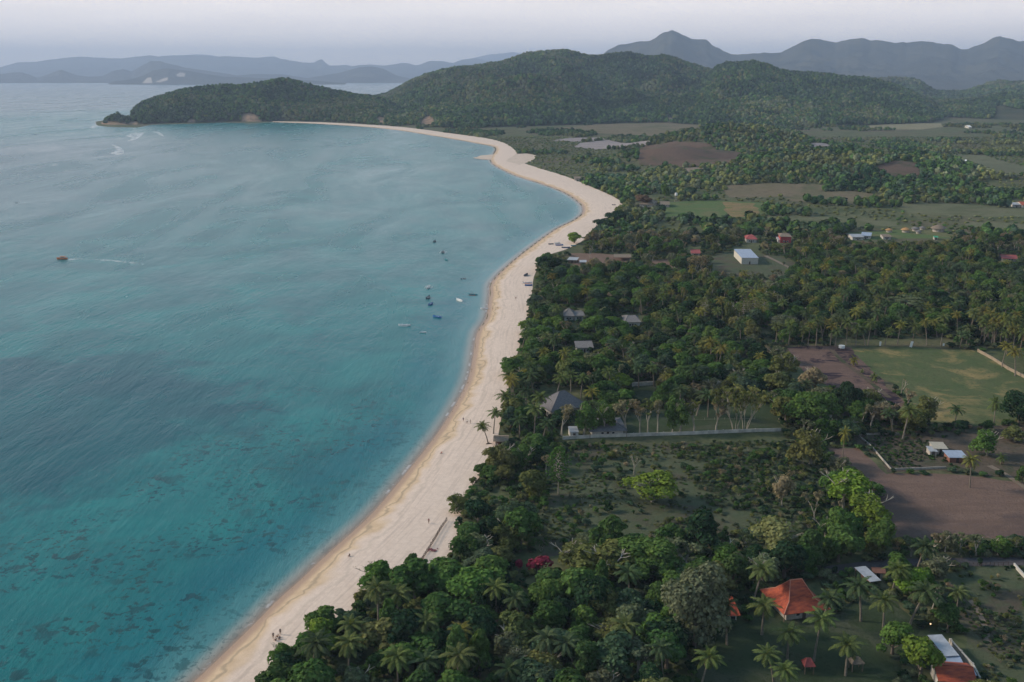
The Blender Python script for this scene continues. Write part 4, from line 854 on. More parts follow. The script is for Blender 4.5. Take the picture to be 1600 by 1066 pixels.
mixes = zonep([
 ([(1385, 834), (1720, 834), (1720, 886), (1385, 886)], dict(bush=60, drybush=40)),
 ([(845, 692), (960, 692), (1290, 688), (1300, 830), (900, 866), (845, 870)], dict(bush=40, drybush=50, leafy=3, open=5)),
 ([(420, 1180), (420, 1040), (560, 900), (700, 880), (1100, 870), (1120, 1180)], dict(broad=64, palm=5, leafy=14, bush=12, tall=5)),
 ([(700, 880), (745, 740), (800, 690), (860, 700), (850, 870)], dict(bush=45, drybush=15, broad=25, leafy=12)),
 ([(1080, 960), (1450, 900), (1450, 1180), (1080, 1180)], dict(palm=25, bush=40, broad=25)),
 ([(845, 690), (1300, 690), (1310, 840), (1100, 890), (840, 880)], dict(bush=42, drybush=30, leafy=6, open=6, broad=6)),
 ([(760, 700), (780, 530), (900, 540), (930, 690)], dict(palm=32, broad=46, leafy=10, bush=12)),
 ([(900, 690), (880, 530), (1220, 520), (1240, 690)], dict(palm=12, broad=42, leafy=24, open=10, bush=12)),
 ([(1040, 560), (1040, 450), (1180, 450), (1240, 545)], dict(palm=40, broad=30, tier=8, leafy=22)),
 ([(1220, 545), (1200, 470), (1260, 400), (1480, 395), (1640, 405), (1660, 560)], dict(palm=46, broad=34, leafy=12, bush=8)),
 ([(800, 545), (820, 440), (1040, 430), (1060, 560)], dict(broad=62, palm=12, leafy=16, bush=10)),
 ([(870, 440), (900, 345), (960, 330), (1200, 300), (1640, 290), (1660, 400), (1260, 400), (1210, 470), (1050, 440)], dict(leafy=22, open=26, bush=32, drybush=14, broad=9, palm=2)),
])
DEFAULT = dict(broad=28, leafy=26, open=16, bush=18, drybush=8, palm=6)
TONES = dict(broad=['mid', 'mid', 'dark', 'dark', 'fresh', 'blue', 'olive', 'mid', 'fresh'], leafy=['olive', 'fresh', 'olive', 'greygreen', 'dry', 'mid', 'greygreen'], open=['dry', 'greygreen', 'olive', 'dry'], bush=['mid', 'dark', 'blue', 'olive', 'mid', 'fresh'], drybush=['greygreen', 'olive', 'dry', 'mid'],
             palm=['palm', 'palmdark', 'palmdark', 'palm', 'palmyellow'], tier=['olive', 'yellow'], tall=['mid', 'fresh', 'dark'])
SIZE = dict(broad=((7.5, 12.5), (6.5, 10.5)), leafy=((7, 11), (5.5, 8.5)), open=((6, 9), (6, 9)), bush=((2.2, 5.2), (1.6, 3.6)), drybush=((2, 4.5), (1.6, 3.4)), palm=((7, 8.5), (6.5, 11)), tier=((7, 9), (10, 14)), tall=((5, 7), (8, 12)))
veg = [tuple(p) for p in VC]
def scatter(y0, y1, sp, u0=-0.35, u1=0.8, seed=1):
    r = np.random.default_rng(seed)
    ys = np.arange(y0, y1, sp); out = []
    xs = np.arange(u0 * y1, u1 * y1, sp); gx, gy = np.meshgrid(xs, ys); gx = gx + r.uniform(-.45, .45, gx.shape) * sp; gy = gy + r.uniform(-.45, .45, gy.shape) * sp
    gx, gy = gx.ravel(), gy.ravel(); k = (gx / gy > u0) & (gx / gy < u1); gx, gy = gx[k], gy[k]
    vegland = veg + LAND[len(WC):]
    k = sdist([vegland[i] for i in range(0, len(veg), 3)] + LAND[len(WC):], gx, gy) > 1.2; gx, gy = gx[k], gy[k]
    for c in CLEAR:
        c_ = np.array(c); k = sdist(c, gx, gy) < 0.5; gx, gy = gx[k], gy[k]
    return gx, gy
def add_fill(gx, gy, rr, dens=None, small_only=None, szk=1.0):
    if len(gx) == 0: return
    ox = np.array([o[0] for o in OCC]); oy = np.array([o[1] for o in OCC]); orr = np.array([o[2] for o in OCC])
    zi = np.full(len(gx), -1)
    for i, (poly, d) in enumerate(mixes): zi = np.where((zi < 0) & inside(poly, gx, gy), i, zi)
    gz = ground_z(gx, gy); dveg = sdist(veg, gx, gy, False)
    for i in range(len(gx)):
        x_, y_ = gx[i], gy[i]
        d = np.hypot(ox - x_, oy - y_)
        if dveg[i] < 2.6 and rr.random() < 0.4: continue
        mixd = small_only or (mixes[zi[i]][1] if zi[i] >= 0 else DEFAULT)
        kd = rr.choices(list(mixd), list(mixd.values()))[0]
        (w0, w1), (h0, h1) = SIZE[kd]; k_ = rr.random(); w_ = (w0 + (w1 - w0) * k_) * rr.uniform(.9, 1.1) * szk; h_ = (h0 + (h1 - h0) * k_) * rr.uniform(.75, 1.25) * szk
        if dveg[i] < w_ * 0.42 and kd not in ('bush', 'drybush'): kd = 'bush'; w_ *= .45; h_ *= .38
        if (d < orr + w_ * (0.2 if kd == 'palm' else 0.28)).any(): continue
        px_, py_, dep = project(x_, y_, gz[i]); s_ = F / float(dep); ca = math.cos(math.atan2(HC, y_))
        x0, x1, yb, yt = px_ - w_ * s_ / 2, px_ + w_ * s_ / 2, py_ + 2, py_ - h_ * s_ * ca - 2
        if any(x1 > q[0] and x0 < q[2] and yt < q[3] and yb > q[1] for q in KEEP): continue
        TREES.append(dict(kind=kd, x=x_, y=y_, z=float(gz[i]), w=w_, h=h_, rz=rr.uniform(0, 6.28), tone=(tn := rr.choice(TONES[kd])), tint=vary(TINT[tn], 0.22, rr), label=None, sp=False, v=None))
rr_ = random.Random(99)
gx, gy = scatter(120, 480, 5.7, seed=1); k = np.ones(len(gx), bool)
scr = [tuple(G(*p)[:2]) for p in [(845, 690), (1300, 690), (1310, 850), (1100, 880), (840, 885)]]
k = ~inside(scr, gx, gy) | (RNG.random(len(gx)) < 0.6); add_fill(gx[k], gy[k], rr_)
gx, gy = scatter(480, 900, 7.4, seed=2)
add_fill(gx, gy, rr_)
# low growth inside the rough clearings
def sprinkle(poly_px, n, mixd, seed, szk=1.0):
    pl = [tuple(G(*p)[:2]) for p in poly_px]; a = np.array(pl); r = np.random.default_rng(seed)
    gx = r.uniform(a[:, 0].min(), a[:, 0].max(), n); gy = r.uniform(a[:, 1].min(), a[:, 1].max(), n); k = inside(pl, gx, gy); add_fill(gx[k], gy[k], random.Random(seed), small_only=mixd, szk=szk)
sprinkle([(845, 700), (1290, 690), (1300, 830), (900, 870)], 270, dict(bush=50, drybush=50), 4, 0.7)
sprinkle([(845, 700), (960, 694), (980, 790), (880, 860)], 70, dict(bush=60, drybush=30), 44, 1.0)
sprinkle([(1040, 695), (1290, 690), (1290, 800), (1100, 790)], 190, dict(bush=50, drybush=40), 5, 0.9)
sprinkle([(1460, 900), (1700, 890), (1700, 1100), (1530, 1100)], 190, dict(bush=50, drybush=60), 6, 0.65)
sprinkle([(1330, 684), (1480, 680), (1480, 732), (1395, 735)], 60, dict(bush=60, drybush=20), 8, 0.6)
sprinkle([(1395, 732), (1480, 720), (1500, 738), (1400, 740)], 24, dict(bush=60, drybush=20), 18, 0.6)
sprinkle([(1300, 668), (1640, 662), (1640, 682), (1300, 682)], 70, dict(bush=60, drybush=20), 28, 0.7)
sprinkle([(1400, 846), (1700, 846), (1700, 866), (1400, 866)], 90, dict(bush=60, drybush=30), 9, 0.8)
sprinkle([(1100, 400), (1250, 400), (1250, 440), (1100, 440)], 14, dict(bush=50, drybush=30), 10, 0.9)

# ------------------------------------------------------------------ distant woods: countless crowns, spread as one mass
def stuff_points(name, P_, ROT, SCL, TI, IDX, models, label):
    me = bpy.data.meshes.new(name); me.from_pydata(P_.tolist(), [], [])
    o = bpy.data.objects.new(name, me); COL.objects.link(o); tag(o, label, None, None, 'stuff')
    def at(n_, t, k, v): a = me.attributes.new(n_, t, 'POINT'); a.data.foreach_set(k, v)
    at('rot', 'FLOAT_VECTOR', 'vector', ROT.astype(np.float32).ravel()); at('scl', 'FLOAT_VECTOR', 'vector', SCL.astype(np.float32).ravel())
    at('tint', 'FLOAT_COLOR', 'color', np.concatenate([TI, np.ones((len(TI), 1))], 1).astype(np.float32).ravel()); at('idx', 'INT', 'value', IDX.astype(np.int32))
    ng = bpy.data.node_groups.new(name, 'GeometryNodeTree')
    ng.interface.new_socket('Geometry', in_out='INPUT', socket_type='NodeSocketGeometry'); ng.interface.new_socket('Geometry', in_out='OUTPUT', socket_type='NodeSocketGeometry')
    gi = ng.nodes.new('NodeGroupInput'); go = ng.nodes.new('NodeGroupOutput'); mp_ = ng.nodes.new('GeometryNodeMeshToPoints'); ip = ng.nodes.new('GeometryNodeInstanceOnPoints')
    jn = ng.nodes.new('GeometryNodeJoinGeometry')
    for m_ in reversed(models):
        oi = ng.nodes.new('GeometryNodeObjectInfo'); oi.inputs['Object'].default_value = m_; oi.inputs['As Instance'].default_value = True; ng.links.new(oi.outputs['Geometry'], jn.inputs[0])
    def na_(n_, t): q = ng.nodes.new('GeometryNodeInputNamedAttribute'); q.data_type = t; q.inputs[0].default_value = n_; return q.outputs['Attribute']
    ng.links.new(gi.outputs[0], mp_.inputs[0]); ng.links.new(mp_.outputs[0], ip.inputs['Points']); ng.links.new(jn.outputs[0], ip.inputs['Instance'])
    ip.inputs['Pick Instance'].default_value = True; ng.links.new(na_('idx', 'INT'), ip.inputs['Instance Index'])
    ng.links.new(na_('rot', 'FLOAT_VECTOR'), ip.inputs['Rotation']); ng.links.new(na_('scl', 'FLOAT_VECTOR'), ip.inputs['Scale'])
    ng.links.new(ip.outputs[0], go.inputs[0]); md = o.modifiers.new('woods', 'NODES'); md.node_group = ng
    return o
FAR = [far_crown(s_) for s_ in range(201, 207)]
def spread(x, y, z, r, wmin, wmax, tones, wts, hk=(0.8, 1.1), patch_scale=160., seed=0):
    n = len(x); w_ = r.uniform(wmin, wmax, n); h_ = w_ * r.uniform(hk[0], hk[1], n)
    q = fbm(x / patch_scale, y / patch_scale, seed, 4); q2 = fbm(x / 35, y / 35, seed + 5, 3)
    T_ = np.array([TINT[t] for t in tones]); wt = np.array(wts, float); cw = np.cumsum(wt) / wt.sum()
    rk = np.clip((q - 0.5) * 1.6 + 0.5 + (q2 - 0.5) * 0.9 + r.normal(0, 0.16, n), 0, 0.999); ti = T_[np.searchsorted(cw, rk)]
    ti = ti * r.uniform(0.75, 1.25, (n, 1)) * (0.55 + 1.0 * fbm(x / 200, y / 200, seed + 31, 4))[:, None]
    return np.stack([x, y, z - h_ * 0.08], 1), np.stack([np.zeros(n), np.zeros(n), r.uniform(0, 6.28, n)], 1), np.stack([w_, w_, h_], 1), ti, r.integers(0, 6, n)
r = np.random.default_rng(77)
# wooded hills
def hill_forest(u0, u1, Y0, Y1, sp, seed):
    r = np.random.default_rng(seed); ys = np.arange(Y0, Y1, sp); xs = np.arange(u0 * Y1, u1 * Y1, sp); gx, gy = np.meshgrid(xs, ys)
    gx = (gx + r.uniform(-.48, .48, gx.shape) * sp).ravel(); gy = (gy + r.uniform(-.48, .48, gy.shape) * sp).ravel()
    k = (gx / gy > u0) & (gx / gy < u1); gx, gy = gx[k], gy[k]; z = hz(gx, gy); k = z > 2.5; gx, gy, z = gx[k], gy[k], z[k]
    e = 20.0; zf = hz(gx, gy - e); k = (z - zf) > -6; gx, gy, z = gx[k], gy[k], z[k]      # the slopes that face the bay
    px, py, _ = project(gx, gy, z); k = np.ones(len(gx), bool)
    for s_ in SCARS: k &= ~inside(s_, px, py)
    k &= ~((z < 7) & (px < 218) & (r.random(len(gx)) < 0.85)); return gx[k], gy[k], z[k]
ax = []
for u0, u1, Y0, Y1, sp, sd in [(U(145), U(620), 2900, 3950, 9.5, 1), (U(520), U(1560), 2650, 4700, 10.5, 2), (U(1300), U(2100), 3200, 5900, 15.0, 3)]:
    gx, gy, z = hill_forest(u0, u1, Y0, Y1, sp, sd); ax.append((gx, gy, z, sp))
P_, RO, SC_, TI, ID = [np.concatenate(q) for q in zip(*[spread(a, b, c, r, s_ * 0.95, s_ * 1.7, ['dark', 'blue', 'dark', 'mid', 'mid', 'olive', 'greygreen'], [16, 14, 12, 20, 14, 14, 14], (0.8, 1.25), 260., 5) for a, b, c, s_ in ax])]
stuff_points('hill_forest', P_, RO, SC_, TI, ID, FAR, 'dense dark green forest covering the headland and the hills behind the bay')
# woods and thickets of the far plain, with clearings
gx, gy = scatter(900, 3000, 10.5, u0=-0.2, u1=0.8, seed=12)
den = fbm(gx / 130, gy / 170, 51, 4) + (fbm(gx / 40, gy / 40, 61, 2) - .5) * 0.25
z = ground_z(gx, gy); k = (den > 0.53) | (z > 9); k &= hz(gx, gy) < 4; px, py, _ = project(gx, gy, z)
for q in KEEP[26:]: k &= ~((px > q[0] - 3) & (px < q[2] + 3) & (py > q[1]) & (py < q[3] + 9))
gx, gy, z = gx[k], gy[k], z[k]
A = spread(gx, gy, z, r, 6.5, 12.5, ['dark', 'mid', 'blue', 'mid', 'olive', 'greygreen', 'greygreen', 'olive'], [18, 20, 14, 14, 16, 14, 4, 3], (0.7, 1.05), 120., 9)
# low scrub between them
gx, gy = scatter(900, 2400, 9.0, u0=-0.2, u1=0.8, seed=13); k = RNG.random(len(gx)) < 0.6; z = ground_z(gx, gy); k &= hz(gx, gy) < 3; gx, gy, z = gx[k], gy[k], z[k]
B = spread(gx, gy, z, r, 3.5, 6.0, ['mid', 'olive', 'greygreen', 'olive'], [20, 30, 20, 20], (0.35, 0.6), 80., 19)
P_, RO, SC_, TI, ID = [np.concatenate(q) for q in zip(A, B)]
stuff_points('woodland', P_, RO, SC_, TI, ID, FAR, 'patchy woodland and scrub of the far plain between the beach and the hills')

# undergrowth between and below the trees, and the tall grass of the clearings
def under(y0, y1, sp, seed, models, wr, hr, name, label, keep=1.0):
    gx, gy = scatter(y0, y1, sp, u0=-0.35, u1=0.8, seed=seed); r = np.random.default_rng(seed); z = ground_z(gx, gy); px, py, _ = project(gx, gy, z); k = (r.random(len(gx)) < keep) & (px > -300) & (px < 2150) & (py < 1450)
    for q in KEEP: k &= ~((px > q[0] - 3) & (px < q[2] + 3) & (py > q[1]) & (py < q[3] + 7))
    gx, gy, z = gx[k], gy[k], z[k]; n = len(gx); w_ = r.uniform(*wr, n); h_ = r.uniform(*hr, n)
    T_ = np.array([TINT[t] for t in ('dark', 'mid', 'dark', 'blue', 'olive', 'mid', 'greygreen')]); ti = T_[r.integers(0, 7, n)] * r.uniform(.7, 1.2, (n, 1))
    stuff_points(name, np.stack([gx, gy, z], 1), np.stack([gx * 0, gx * 0, r.uniform(0, 6.28, n)], 1), np.stack([w_, w_, h_], 1), ti, r.integers(0, len(models), n), models, label)
BM_ = [join(q, [M_LEAF, M_BARK]) for q in BUSH]
under(120, 480, 3.3, 301, BM_, (2.4, 5.0), (1.2, 3.2), 'undergrowth', 'dense undergrowth filling the gaps between the nearer trees')
under(480, 900, 5.2, 302, BM_, (4.0, 7.0), (1.5, 4.0), 'undergrowth', 'undergrowth filling the gaps between the trees of the middle distance')
def tufts(poly, sp, seed, wr, hr, tones, name='tall_grass', label='tufts of rough grass and weeds', keep=.8):
    pl = [tuple(G(*p)[:2]) for p in poly]; a = np.array(pl); r = np.random.default_rng(seed); gx, gy = np.meshgrid(np.arange(a[:, 0].min(), a[:, 0].max(), sp), np.arange(a[:, 1].min(), a[:, 1].max(), sp)); gx = (gx + r.uniform(-.5, .5, gx.shape) * sp).ravel(); gy = (gy + r.uniform(-.5, .5, gy.shape) * sp).ravel()
    k = inside(pl, gx, gy) & (fbm(gx / 14, gy / 14, seed, 3) + r.normal(0, .08, len(gx)) > 1 - keep); gx, gy = gx[k], gy[k]; n = len(gx); w_ = r.uniform(*wr, n); h_ = r.uniform(*hr, n); T_ = np.array([TINT[t] for t in tones]); ti = T_[r.integers(0, len(tones), n)] * r.uniform(.6, 1.1, (n, 1))
    stuff_points(name, np.stack([gx, gy, gx * 0 + 1.5], 1), np.stack([gx * 0, gx * 0, r.uniform(0, 6.28, n)], 1), np.stack([w_, w_, h_], 1), ti, r.integers(0, 4, n), BM_, label)
tufts([(845, 700), (960, 694), (1290, 688), (1310, 830), (1050, 850), (845, 872)], 1.5, 401, (0.8, 2.2), (0.3, 1.0), ['greygreen', 'olive', 'mid', 'olive', 'mid', 'greygreen'], label='rough grass and weeds of the big clearing', keep=.5)
tufts([(1100, 790), (1100, 692), (1290, 690), (1300, 830)], 2.2, 402, (1.2, 3.2), (0.6, 1.7), ['greygreen', 'mid', 'blue', 'dark'], name='weeds', label='thicker weeds in the right part of the big clearing', keep=.62)
tufts([(1450, 890), (1700, 885), (1720, 1130), (1540, 1130)], 1.5, 403, (0.8, 2.2), (0.3, 1.0), ['greygreen', 'olive', 'mid', 'dark'], label='rough grass and weeds of the scrub lot', keep=.6)
tufts([(1345, 684), (1480, 680), (1480, 730), (1395, 733)], 1.8, 404, (1, 2.4), (0.4, 1.2), ['mid', 'dark', 'greygreen'], name='weeds', label='green weeds inside the fenced lot', keep=.6)
# ------------------------------------------------------------------ place: the largest in view one by one, the rest of each kind as one mass
for t in TREES:
    if t['kind'] in ('broad', 'big', 'leafy', 'tall'): t['w'] *= 1.3 if t['kind'] == 'big' else 1.2; t['h'] *= 1.08
    if t['kind'] in ('open', 'fan') and t['sp']: t['w'] *= 1.15
fam = dict(palm='palm', shortpalm='palm', bush='bush', drybush='bush')
for t in TREES:
    px_, py_, dep = project(t['x'], t['y'], t['z'] + t['h'] * 0.5); t['px'], t['py'] = float(px_), float(py_); s_ = F / float(dep); t['size'] = t['w'] * s_ * (t['h'] * s_) ** 0.5
    hw = t['w'] * s_ / 2; t['vis'] = (t['px'] + hw > 0) and (t['px'] - hw < 1600) and (t['py'] - t['h'] * s_ * .5 < 1066) and t['py'] > 0
TREES = [t for t in TREES if t['vis'] or (-500 < t['px'] < 2150 and t['py'] < 1600)]
LIMIT = dict(palm=290, broad=270, open=150, bush=230); F2 = dict(palm='palm', shortpalm='palm', bush='bush', drybush='bush', broad='broad', big='broad', tall='broad')
grp = {}
for t in TREES: grp.setdefault(F2.get(t['kind'], 'open'), []).append(t)
IND = []; REST = {}
for g_, l in grp.items():
    l.sort(key=lambda t: (not t['sp'], -t['size'] * t['vis'])); n_ = min(LIMIT[g_], sum(1 for t in l if t['vis']))
    vis = [t for t in l if t['vis']]; IND += vis[:n_]; REST[g_] = vis[n_:] + [t for t in l if not t['vis']]
# landmarks that labels refer to
LM = [('the big orange hipped roof', 1243, 942), ('the small orange roof', 1138, 947), ('the grey lean-to roof', 1356, 897), ('the small red gazebo', 1264, 1033), ('the straw gazebo on the lawn', 1337, 1034), ('the lower orange roof', 1485, 1050),
      ('the vivid pink shrub', 842, 882), ('the huge grey-green tree', 1085, 950), ('the beach fence', 678, 850), ('the group of five people on the sand', 433, 995), ('the grey hip-roofed house', 875, 628), ('the low grey roof by the wall', 930, 672),
      ('the left end of the white wall', 880, 686), ('the right end of the white wall', 1222, 670), ('the bright tree in the clearing', 1017, 765), ('the tall dark tree in the clearing', 1093, 830), ('the burnt field', 1300, 590), ('the green pasture', 1480, 600),
      ('the ploughed field', 1500, 790), ('the blue-grey shed in the lot', 1495, 711), ('the beach hut', 782, 686), ('the white cone-roofed house', 892, 490), ('the grey hipped roof in the trees', 986, 499), ('the lone gable roof near the beach', 912, 537),
      ('the umbrella tree', 1411, 470), ('the tall yellowish tiered trees', 1180, 480), ('the large metal shed', 1165, 397), ('the red roof near the shed', 1086, 391), ('the red earth yard', 1030, 418), ('the green yard', 1110, 330), ('the village of thatched huts', 1430, 365),
      ('the far right red roof', 1573, 401), ('the road', 1450, 873), ('the scrub lot', 1545, 960), ('the tall feathery tree', 872, 735), ('the rough clearing', 960, 800), ('the pale-stemmed fan trees', 1156, 640), ('the two bright corner trees', 1335, 785),
      ('the round green tree above the road', 1310, 850), ('the sand at the bay bend', 960, 320), ('the short white wall in the trees', 1005, 600), ('the large round tree by the wall', 1266, 645), ('the beached boats', 890, 383)]
ORD = ['nearest', 'second nearest', 'third nearest', 'fourth nearest', 'fifth nearest', 'sixth nearest', 'seventh nearest', 'eighth nearest', 'ninth nearest', 'tenth nearest', 'eleventh nearest', 'twelfth nearest'] + [w_ + ' nearest' for w_ in
      ['thirteenth', 'fourteenth', 'fifteenth', 'sixteenth', 'seventeenth', 'eighteenth', 'nineteenth', 'twentieth', 'twenty-first', 'twenty-second', 'twenty-third', 'twenty-fourth', 'twenty-fifth', 'twenty-sixth', 'twenty-seventh', 'twenty-eighth', 'twenty-ninth', 'thirtieth']]
bk = {}
for t in IND:
    if t['label']: continue
    ds = [math.hypot(t['px'] - a, (t['py'] - b) * 1.4) for _, a, b in LM]; j = int(np.argmin(ds)); dx, dy = t['px'] - LM[j][1], (t['py'] - LM[j][2]) * 1.4
    dr = ('right of' if dx > 0 else 'left of') if abs(dx) > abs(dy) else ('below' if dy > 0 else 'above')
    bk.setdefault((KINDS[t['kind']][1], TONE[t['tone']], j, dr), []).append((ds[j], t))
for (kd, tn, j, dr), l in bk.items():
    l.sort(key=lambda q: q[0])
    for i, (_, t) in enumerate(l):
        t['label'] = f"{tn} {kd} {dr} {LM[j][0]}" + (f", {ORD[min(i, 29)]}" if len(l) > 1 else '')
        if len(l) == 1 and len(t['label'].split()) > 16: pass
GN = dict(palm='coconut palms', broad='broadleaf trees', open='light open-crowned trees', bush='shrubs')
for t in IND:
    nm, _, cat, lib = KINDS[t['kind']]; k_ = t['v'] if t['v'] is not None else rt.randrange(len(lib)); cr_, tr_ = lib[k_][:2]
    root = empty(nm, (t['x'], t['y'], t['z']), t['rz'])
    if t['kind'] in ('palm', 'shortpalm'):
        hh = max(v.co.z for v in tr_.data.vertices); a = t['w'] / (6.4 if t['kind'] == 'palm' else 5.8); b = t['h'] / hh; root.scale = (a, a, a * 0.5 + b * 0.5 if t['kind'] == 'palm' else a)
        if t['kind'] == 'palm': root.scale = (a, a, min(max(b, a * 0.7), a * 1.5))
    else: root.scale = (t['w'], t['w'], t['h'])
    tag(root, t['label'], cat, GN[F2.get(t['kind'], 'open')])
    for src in lib[k_]:
        c = src.copy(); COL.objects.link(c); c.parent = root; c.name = src.name.split('.')[0]
        c['tint'] = t['tint']
# the rest: one mass per kind
def lod(fam_, n_): return n_
MODELS = dict(broad=[join(BROAD[i], [M_LEAF, M_BARK]) for i in range(4)], open=[join(q, [M_LEAF, M_PALE_BARK]) for q in (LEAFY[0], LEAFY[1], OPEN[0], OPEN[1])], bush=[join(q, [M_LEAF, M_BARK]) for q in (BUSH[0], BUSH[1], DRYBUSH[0], BUSH[2])],
              palm=[join(q, [M_FROND, M_PALM_BARK, M_DEADFROND]) for q in PALM[:4]])
SL = dict(broad=('broadleaf_wood', 'dense green broadleaf wood beyond the nearer trees'), open=('dry_wood', 'thin olive and straw-coloured wood beyond the nearer trees'), bush=('scrub', 'low scrub between the trees of the middle distance'), palm=('palm_grove', 'dense coconut palm grove beyond the nearer palms'))
for g_, l in REST.items():
    if not l: continue
    P_ = np.array([(t['x'], t['y'], t['z']) for t in l])
    if g_ == 'palm': SC_ = np.array([(t['w'] / 6.6, t['w'] / 6.6, t['h'] / 10.3) for t in l])
    else: SC_ = np.array([(t['w'], t['w'], t['h']) for t in l])
    stuff_points(SL[g_][0], P_, np.array([(0, 0, t['rz']) for t in l]), SC_, np.array([t['tint'] for t in l]), np.array([rt.randrange(4) for t in l]), MODELS[g_], SL[g_][1])
print('trees', len(TREES), 'individual', len(IND), {k: len(v) for k, v in REST.items()})

# ------------------------------------------------------------------ buildings
M_TILE = simple('clay_tiles', (0.40, 0.085, 0.035), (0.20, 0.04, 0.026), 0.55, 0.8, bump=0.4, mapping=(1, 3, 3))
M_REDROOF = simple('red_sheet_roof', (0.33, 0.07, 0.06), (0.24, 0.05, 0.045), 1.2, 0.6)
M_GREYROOF = simple('weathered_grey_roof', (0.17, 0.16, 0.165), (0.10, 0.095, 0.10), 1.3, 0.9, bump=0.5, mapping=(1, 1, 6))
M_RIDGE = simple('pale_ridge_tiles', (0.5, 0.22, 0.15), (0.4, 0.16, 0.11), 3)
def metal_mat(name, c, stripe=9.0):
    m, n, b = new_mat(name); b.inputs['Roughness'].default_value = 0.45; b.inputs['Specular IOR Level'].default_value = 0.5
    co = N(n, 'ShaderNodeTexCoord'); wv = N(n, 'ShaderNodeTexWave', bands_direction='X', i_Scale=stripe / 6); L(n, co.outputs['Object'], wv.inputs['Vector'])
    o, _ = noise_col(n, c, tuple(k * 0.72 for k in c), 0.7, 5, coord=co.outputs['Object']); o = mixc(n, ramp(n, wv.outputs['Fac'], 0.8, 1, 0, 0.3), o, tuple(k * 0.5 for k in c))
    L(n, o, b.inputs['Base Color']); bp = N(n, 'ShaderNodeBump', i_Strength=0.5, i_Distance=0.04); L(n, wv.outputs['Fac'], bp.inputs['Height']); L(n, bp.outputs[0], b.inputs['Normal']); return m
M_METAL = metal_mat('corrugated_metal', (0.40, 0.42, 0.46)); M_BLUEMETAL = metal_mat('blue_grey_metal', (0.33, 0.39, 0.50)); M_PALEMETAL = metal_mat('pale_metal', (0.36, 0.37, 0.39))
M_WHITEWALL = simple('white_render', (0.50, 0.48, 0.44), (0.34, 0.32, 0.29), 0.8); M_WALL = simple('weathered_wall', (0.44, 0.40, 0.35), (0.28, 0.25, 0.22), 0.9)
M_DARKWOOD = simple('dark_wood', (0.07, 0.05, 0.04), (0.045, 0.032, 0.026), 3); M_WOOD = simple('weathered_wood', (0.22, 0.16, 0.11), (0.15, 0.11, 0.08), 3)
M_THATCH = simple('thatch', (0.24, 0.19, 0.14), (0.14, 0.11, 0.085), 2.2, 0.95, bump=0.6); M_THATCHGOLD = simple('fresh_thatch', (0.42, 0.25, 0.11), (0.32, 0.18, 0.08), 2.2, 0.95)
M_THATCHGREY = simple('old_thatch', (0.20, 0.19, 0.185), (0.13, 0.12, 0.12), 2.2, 0.95, bump=0.6)
M_REDWALL = simple('red_wall', (0.40, 0.055, 0.055), (0.30, 0.04, 0.04), 1); M_BRICK = simple('red_brown_brick', (0.22, 0.10, 0.07), (0.16, 0.075, 0.055), 2)
M_GLASS = simple('window_glass', (0.03, 0.04, 0.05), (0.02, 0.025, 0.03), 1, 0.15, spec=0.6); M_WHITE = simple('white_paint', (0.75, 0.75, 0.74), (0.62, 0.62, 0.6), 2)
ZG = 1.5
def frame(A, B, D, h):
    """eave corners in photo pixels (front left, front right, back left) at height h -> centre, angle, length, depth"""
    a, b, d = (on_plane(*p, ZG + h)[:2] for p in (A, B, D)); e1 = (b - a) / np.linalg.norm(b - a); e2 = (d - a) / np.linalg.norm(d - a); t1 = math.atan2(e1[1], e1[0]); dl = math.atan2(e2[1], e2[0]) - t1 - math.pi / 2; dl = (dl + math.pi) % (2 * math.pi) - math.pi; t1 += dl / 2; ex = np.array([math.cos(t1), math.sin(t1)]); ey = np.array([-ex[1], ex[0]])
    l = np.linalg.norm(b - a); w_ = np.linalg.norm(d - a); c = (b + d) / 2
    return c, math.atan2(ex[1], ex[0]), l, abs(w_)
def hip_roof(l, w_, z0, z1, ridge, over=0.0, mid=None, th=0.12):
    """hipped roof; mid=(fraction of plan, height) gives the broken joglo profile"""
    m = MB(); L2, W2 = l / 2 + over, w_ / 2 + over
    rings = [(L2, W2, z0)]
    if mid: rings.append((L2 * mid[0], W2 * mid[0], mid[1]))
    rings.append((ridge / 2, 0.05, z1)); v = []
    for a, b, z in rings: v += [(-a, -b, z), (a, -b, z), (a, b, z), (-a, b, z)]
    f = []
    for k in range(len(rings) - 1):
        o = 4 * k
        for i in range(4): j = (i + 1) % 4; f.append((o + i, o + j, o + 4 + j, o + 4 + i))
    o = 4 * (len(rings) - 1); f.append((o, o + 1, o + 2, o + 3))
    v2 = [(a, b, z - th) for a, b, z in v[:4]]; n0 = len(v); v += v2
    for i in range(4): j = (i + 1) % 4; f.append((n0 + i, n0 + j, j, i))
    f.append((n0 + 3, n0 + 2, n0 + 1, n0)); m.add(v, f)
    caps = MB()
    for i in range(4):
        pts = [rings[k] for k in range(len(rings))]; sx_ = (-1, 1, 1, -1)[i]; sy_ = (-1, -1, 1, 1)[i]
        caps.tube([(a * sx_, b * sy_, z + 0.05) for a, b, z in pts], 0.13, 5)
    caps.tube([(-ridge / 2, 0, z1 + .05), (ridge / 2, 0, z1 + .05)], 0.14, 5)
    return m, caps
